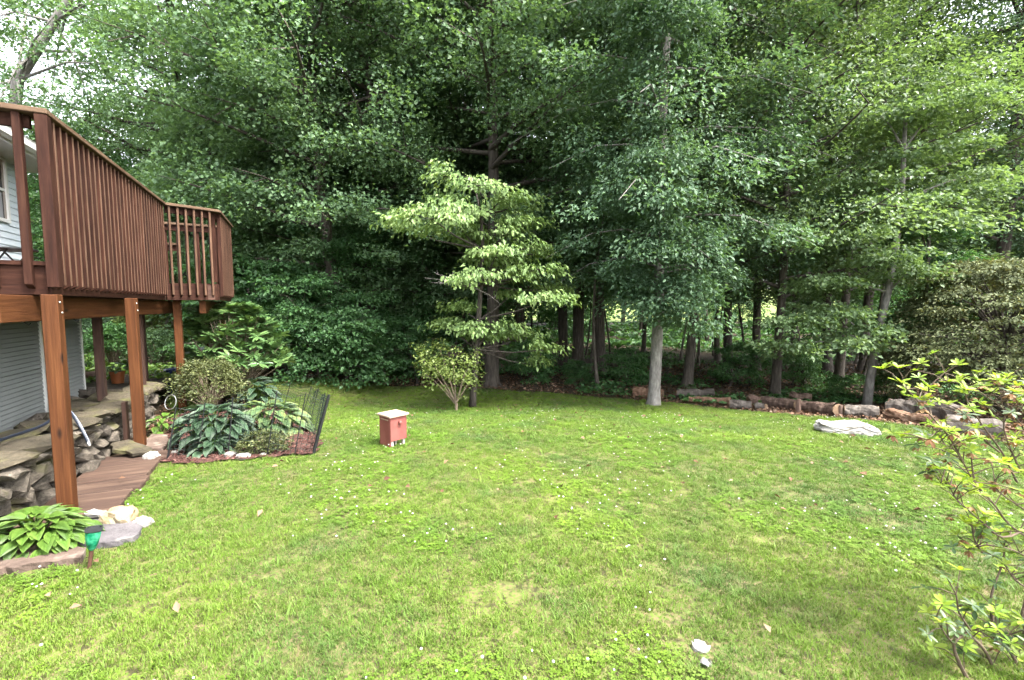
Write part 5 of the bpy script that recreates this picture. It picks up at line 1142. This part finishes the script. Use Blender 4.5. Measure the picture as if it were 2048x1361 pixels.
def scatter(name, pts, rotz, scl, idx, coll, label, cat):
    me = bpy.data.meshes.new(name); me.vertices.add(len(pts)); me.vertices.foreach_set('co', np.asarray(pts, np.float32).ravel())
    a = me.attributes.new('rz', 'FLOAT_VECTOR', 'POINT'); rr = np.zeros((len(pts), 3), np.float32); rr[:, 2] = rotz; rr[:, :2] = RNG.normal(0, .12, (len(pts), 2)); a.data.foreach_set('vector', rr.ravel())
    a = me.attributes.new('sc', 'FLOAT', 'POINT'); a.data.foreach_set('value', np.asarray(scl, np.float32))
    a = me.attributes.new('ix', 'INT', 'POINT'); a.data.foreach_set('value', np.asarray(idx, np.int32))
    me.update(); o = put(bpy.data.objects.new(name, me)); tag(o, label, cat, kind='stuff')
    ng = bpy.data.node_groups.new(name, 'GeometryNodeTree'); ng.interface.new_socket('Geometry', in_out='INPUT', socket_type='NodeSocketGeometry'); ng.interface.new_socket('Geometry', in_out='OUTPUT', socket_type='NodeSocketGeometry')
    N, L = ng.nodes, ng.links; gi, go = N.new('NodeGroupInput'), N.new('NodeGroupOutput')
    ci = N.new('GeometryNodeCollectionInfo'); ci.inputs['Collection'].default_value = coll; ci.inputs['Separate Children'].default_value = True; ci.inputs['Reset Children'].default_value = True
    ip = N.new('GeometryNodeInstanceOnPoints'); ip.inputs['Pick Instance'].default_value = True
    def na(nm, ty):
        q = N.new('GeometryNodeInputNamedAttribute'); q.data_type = ty; q.inputs['Name'].default_value = nm; return q.outputs['Attribute']
    L.new(gi.outputs[0], ip.inputs['Points']); L.new(ci.outputs[0], ip.inputs['Instance']); L.new(na('ix', 'INT'), ip.inputs['Instance Index'])
    L.new(na('rz', 'FLOAT_VECTOR'), ip.inputs['Rotation']); L.new(na('sc', 'FLOAT'), ip.inputs['Scale']); L.new(ip.outputs[0], go.inputs[0])
    md = o.modifiers.new('scatter', 'NODES'); md.node_group = ng; return o
def nz2(x, y, s, seed=0):
    return np.array([mnoise.noise(Vector((a * s + seed, b * s, seed * .37))) for a, b in zip(x, y)])
blocks = [BED, walkpoly, slate_poly, flag_poly, TERR]
gx, gy = [], []
for y0, y1, dens in ((0.2, 1.2, 500), (1.2, 3.2, 1150), (3.2, 5.2, 850), (5.2, 8.0, 480), (8.0, 13.0, 280)):
    w = 1.22 * y1 + 2.8; n = int(dens * (y1 - y0) * 2 * w); x = RNG.uniform(-w, w, n); y = RNG.uniform(y0, y1, n); k = ((np.abs(x) < 1.2 * y + .3) | ((np.abs(x) < 1.2 * y + 2.8) & (RNG.random(n) < .5))) & inside(LAWN, x, y); gx.append(x[k]); gy.append(y[k])
gx = np.concatenate(gx); gy = np.concatenate(gy)
k = np.ones(len(gx), bool)
for bpoly in blocks: k &= ~inside(bpoly, gx, gy)
gx, gy = gx[k], gy[k]
pn = nz2(gx, gy, 1.1, 3); bare = nz2(gx, gy, 2.1, 9); near = gy < 4.5
k = ~((bare > 0.60) & (RNG.random(len(gx)) < .5))
bs = [(G(1510, 1080), .10), (G(1000, 1192), .22), (G(1060, 1185), .15), (G(1325, 1240), .12), (G(1400, 1305), .13), (G(1095, 998), .1), (G(1960, 1300), .12)]
for p, rr in bs: k &= ~(((gx - p.x) ** 2 + ((gy - p.y) * 1.6) ** 2 < rr * rr) & (RNG.random(len(gx)) < .6))
gx, gy, pn = gx[k], gy[k], pn[k]
ix = RNG.integers(0, 3, len(gx)); cl = (pn > 0.12) & (RNG.random(len(gx)) < .3); ix[cl] = RNG.integers(3, 5, cl.sum()); ix[RNG.random(len(gx)) < .012] = 5
scatter('grass', np.stack([gx, gy, H(gx, gy) - .002], 1), RNG.uniform(0, 6.28, len(gx)), RNG.uniform(.6, 1.1, len(gx)) * (0.85 + .25 * (gy > 5)), ix, gcol, 'short mown green grass of the lawn', 'grass')
# clover heads
n = 3400; x = RNG.uniform(-7, 8, n); y = 1.2 + 6.3 * RNG.random(n) ** 1.3; k = (np.abs(x) < 1.2 * y) & inside(LAWN, x, y) & (nz2(x, y, 1.1, 3) + RNG.normal(0, .16, n) > .10)
for bpoly in blocks: k &= ~inside(bpoly, x, y)
x, y = x[k], y[k]; bm = bmesh.new(); bmesh.ops.create_icosphere(bm, subdivisions=1, radius=1.0); sv = np.array([v.co[:] for v in bm.verts]); sf = np.array([[v.index for v in f.verts] for f in bm.faces]); bm.free()
c = np.stack([x, y, H(x, y) + RNG.uniform(.03, .055, len(x))], 1); rr = RNG.uniform(.0045, .0085, len(x))
V = (c[:, None, :] + sv[None] * rr[:, None, None] * np.array([1, 1, .8])).reshape(-1, 3); F = (np.arange(len(x))[:, None, None] * len(sv) + sf[None]).reshape(-1, 3)
tag(put(bpy.data.objects.new('clover_flowers', fast('clover', V, F, M['clover'], smooth=True))), 'tiny white clover flowers dotted through the lawn', 'clover', kind='stuff')
def strew(name, x, y, L, W, m, label, cat, dz_=0.008, tilt=.35, up=0.0, z=None):
    n = len(x); c = np.stack([x, y, (H(x, y) if z is None else z) + dz_ + RNG.random(n) * .02], 1); a = RNG.uniform(0, 6.28, n)
    d = np.stack([np.cos(a), np.sin(a), RNG.normal(up, .2, n)], 1); nn = np.array([0, 0, 1.0]) + RNG.normal(0, tilt, (n, 3)); k_ = RNG.uniform(.6, 1.3, n)
    V, F, A = kites(c, d, nn, L * k_, W * k_); return tag(put(bpy.data.objects.new(name, fast(name, V, F, m, A))), label, cat, kind='stuff')
n = 60000; y = RNG.uniform(5.0, 15, n); x = RNG.uniform(-1.1, 1.2, n) * y; k = ~inside(LAWN, x, y) & ~inside(BED, x, y) & ~inside(TERR, x, y); 
strew('leaf_litter', x[k][:26000], y[k][:26000], .065, .045, M['lm_litter'], 'brown fallen leaves carpeting the ground at the edge of the wood', 'leaf litter')
n = 500; y = RNG.uniform(3, 10, n); x = RNG.uniform(-.6, 1.0, n) * y; k = inside(LAWN, x, y) & (RNG.random(n) < .35 + .5 * (y > 7)); 
strew('lawn_leaves', x[k], y[k], .05, .035, M['lm_litter'], 'scattered dead leaves lying on the lawn', 'leaf litter', .035)
n = 9000; ba = np.array(BED); x = RNG.uniform(ba[:, 0].min(), ba[:, 0].max(), n); y = RNG.uniform(ba[:, 1].min(), ba[:, 1].max(), n); k = inside(BED, x, y)
strew('mulch_chips', x[k], y[k], .035, .011, M['lm_chip'], 'shredded red mulch chips covering the hosta bed', 'mulch', .024)
n = 42000; y = RNG.uniform(8.5, 20, n); x = RNG.uniform(-1.0, 1.15, n) * y; k = ~inside(LAWN, x, y) & (nz2(x, y, .55, 5) + RNG.normal(0, .1, n) > .02) & ((x > 1.5) | (y > 12.5))
strew('undergrowth', x[k], y[k], .11, .07, M['lm_under'], 'low green undergrowth on the shaded forest floor', 'undergrowth', .05, .5, .35)
n = 26000; y = RNG.uniform(19, 43, n); x = RNG.uniform(-1.15, 1.15, n) * y; k = nz2(x, y, .3, 6) + RNG.normal(0, .15, n) > -.05
strew('far_undergrowth', x[k], y[k], .30, .20, M['lm_under'], 'green undergrowth far inside the wood towards the meadow', 'undergrowth', .12, .5, .45)
n = 9000; aa = RNG.uniform(3.4, 9.5, n); dd_ = RNG.uniform(-.3, 4.5, n); x = P1.x + A2.x * aa - B2.x * dd_; y = P1.y + A2.y * aa - B2.y * dd_; k = (nz2(x, y, .9, 8) + RNG.normal(0, .12, n) > .0) & ((aa > 4.6) | (dd_ > 1.2))
strew('garden_groundcover', x[k], y[k], .10, .055, M['lm_hosta'], 'low leafy ground cover in the garden behind the deck', 'ground cover', .03, .5, .5, z=np.maximum(.31, H(x[k], y[k])))
# single leaves and chips that can be picked out on the near lawn
for i, (u, v, s, lab) in enumerate([(101, 1208, .05, 'pale curled leaf on the lawn below the brown flagstone'), (139, 1232, .05, 'brown dead leaf on the near lawn at the left'), (357, 1241, .06, 'whitish upright leaf on the near lawn'), (198, 1137, .05, 'orange dead leaf beside the green lamp stake'), (1540, 1283, .05, 'yellowed leaf on the near lawn at the right'), (187, 951, .04, 'curled dry leaf on the far walkway board'), (238, 978, .05, 'dry leaf on the middle walkway board')]):
    p = G(u, v); c = np.array([[p.x, p.y, p.z + (.04 if i < 5 else .09)]]); V, F, A = kites(c, np.array([[U(-1, 1), .3, .5 if i == 2 else .1]]), np.array([[.1, -.5, 1]]), s, s * .6, .3, vals=np.array([.85 if i in (0, 2, 4) else .6]))
    o = put(bpy.data.objects.new('fallen_leaf', fast('fallen_leaf', V - c, F, M['lm_litter'], A))); o.location = c[0]; tag(o, lab, 'leaf')
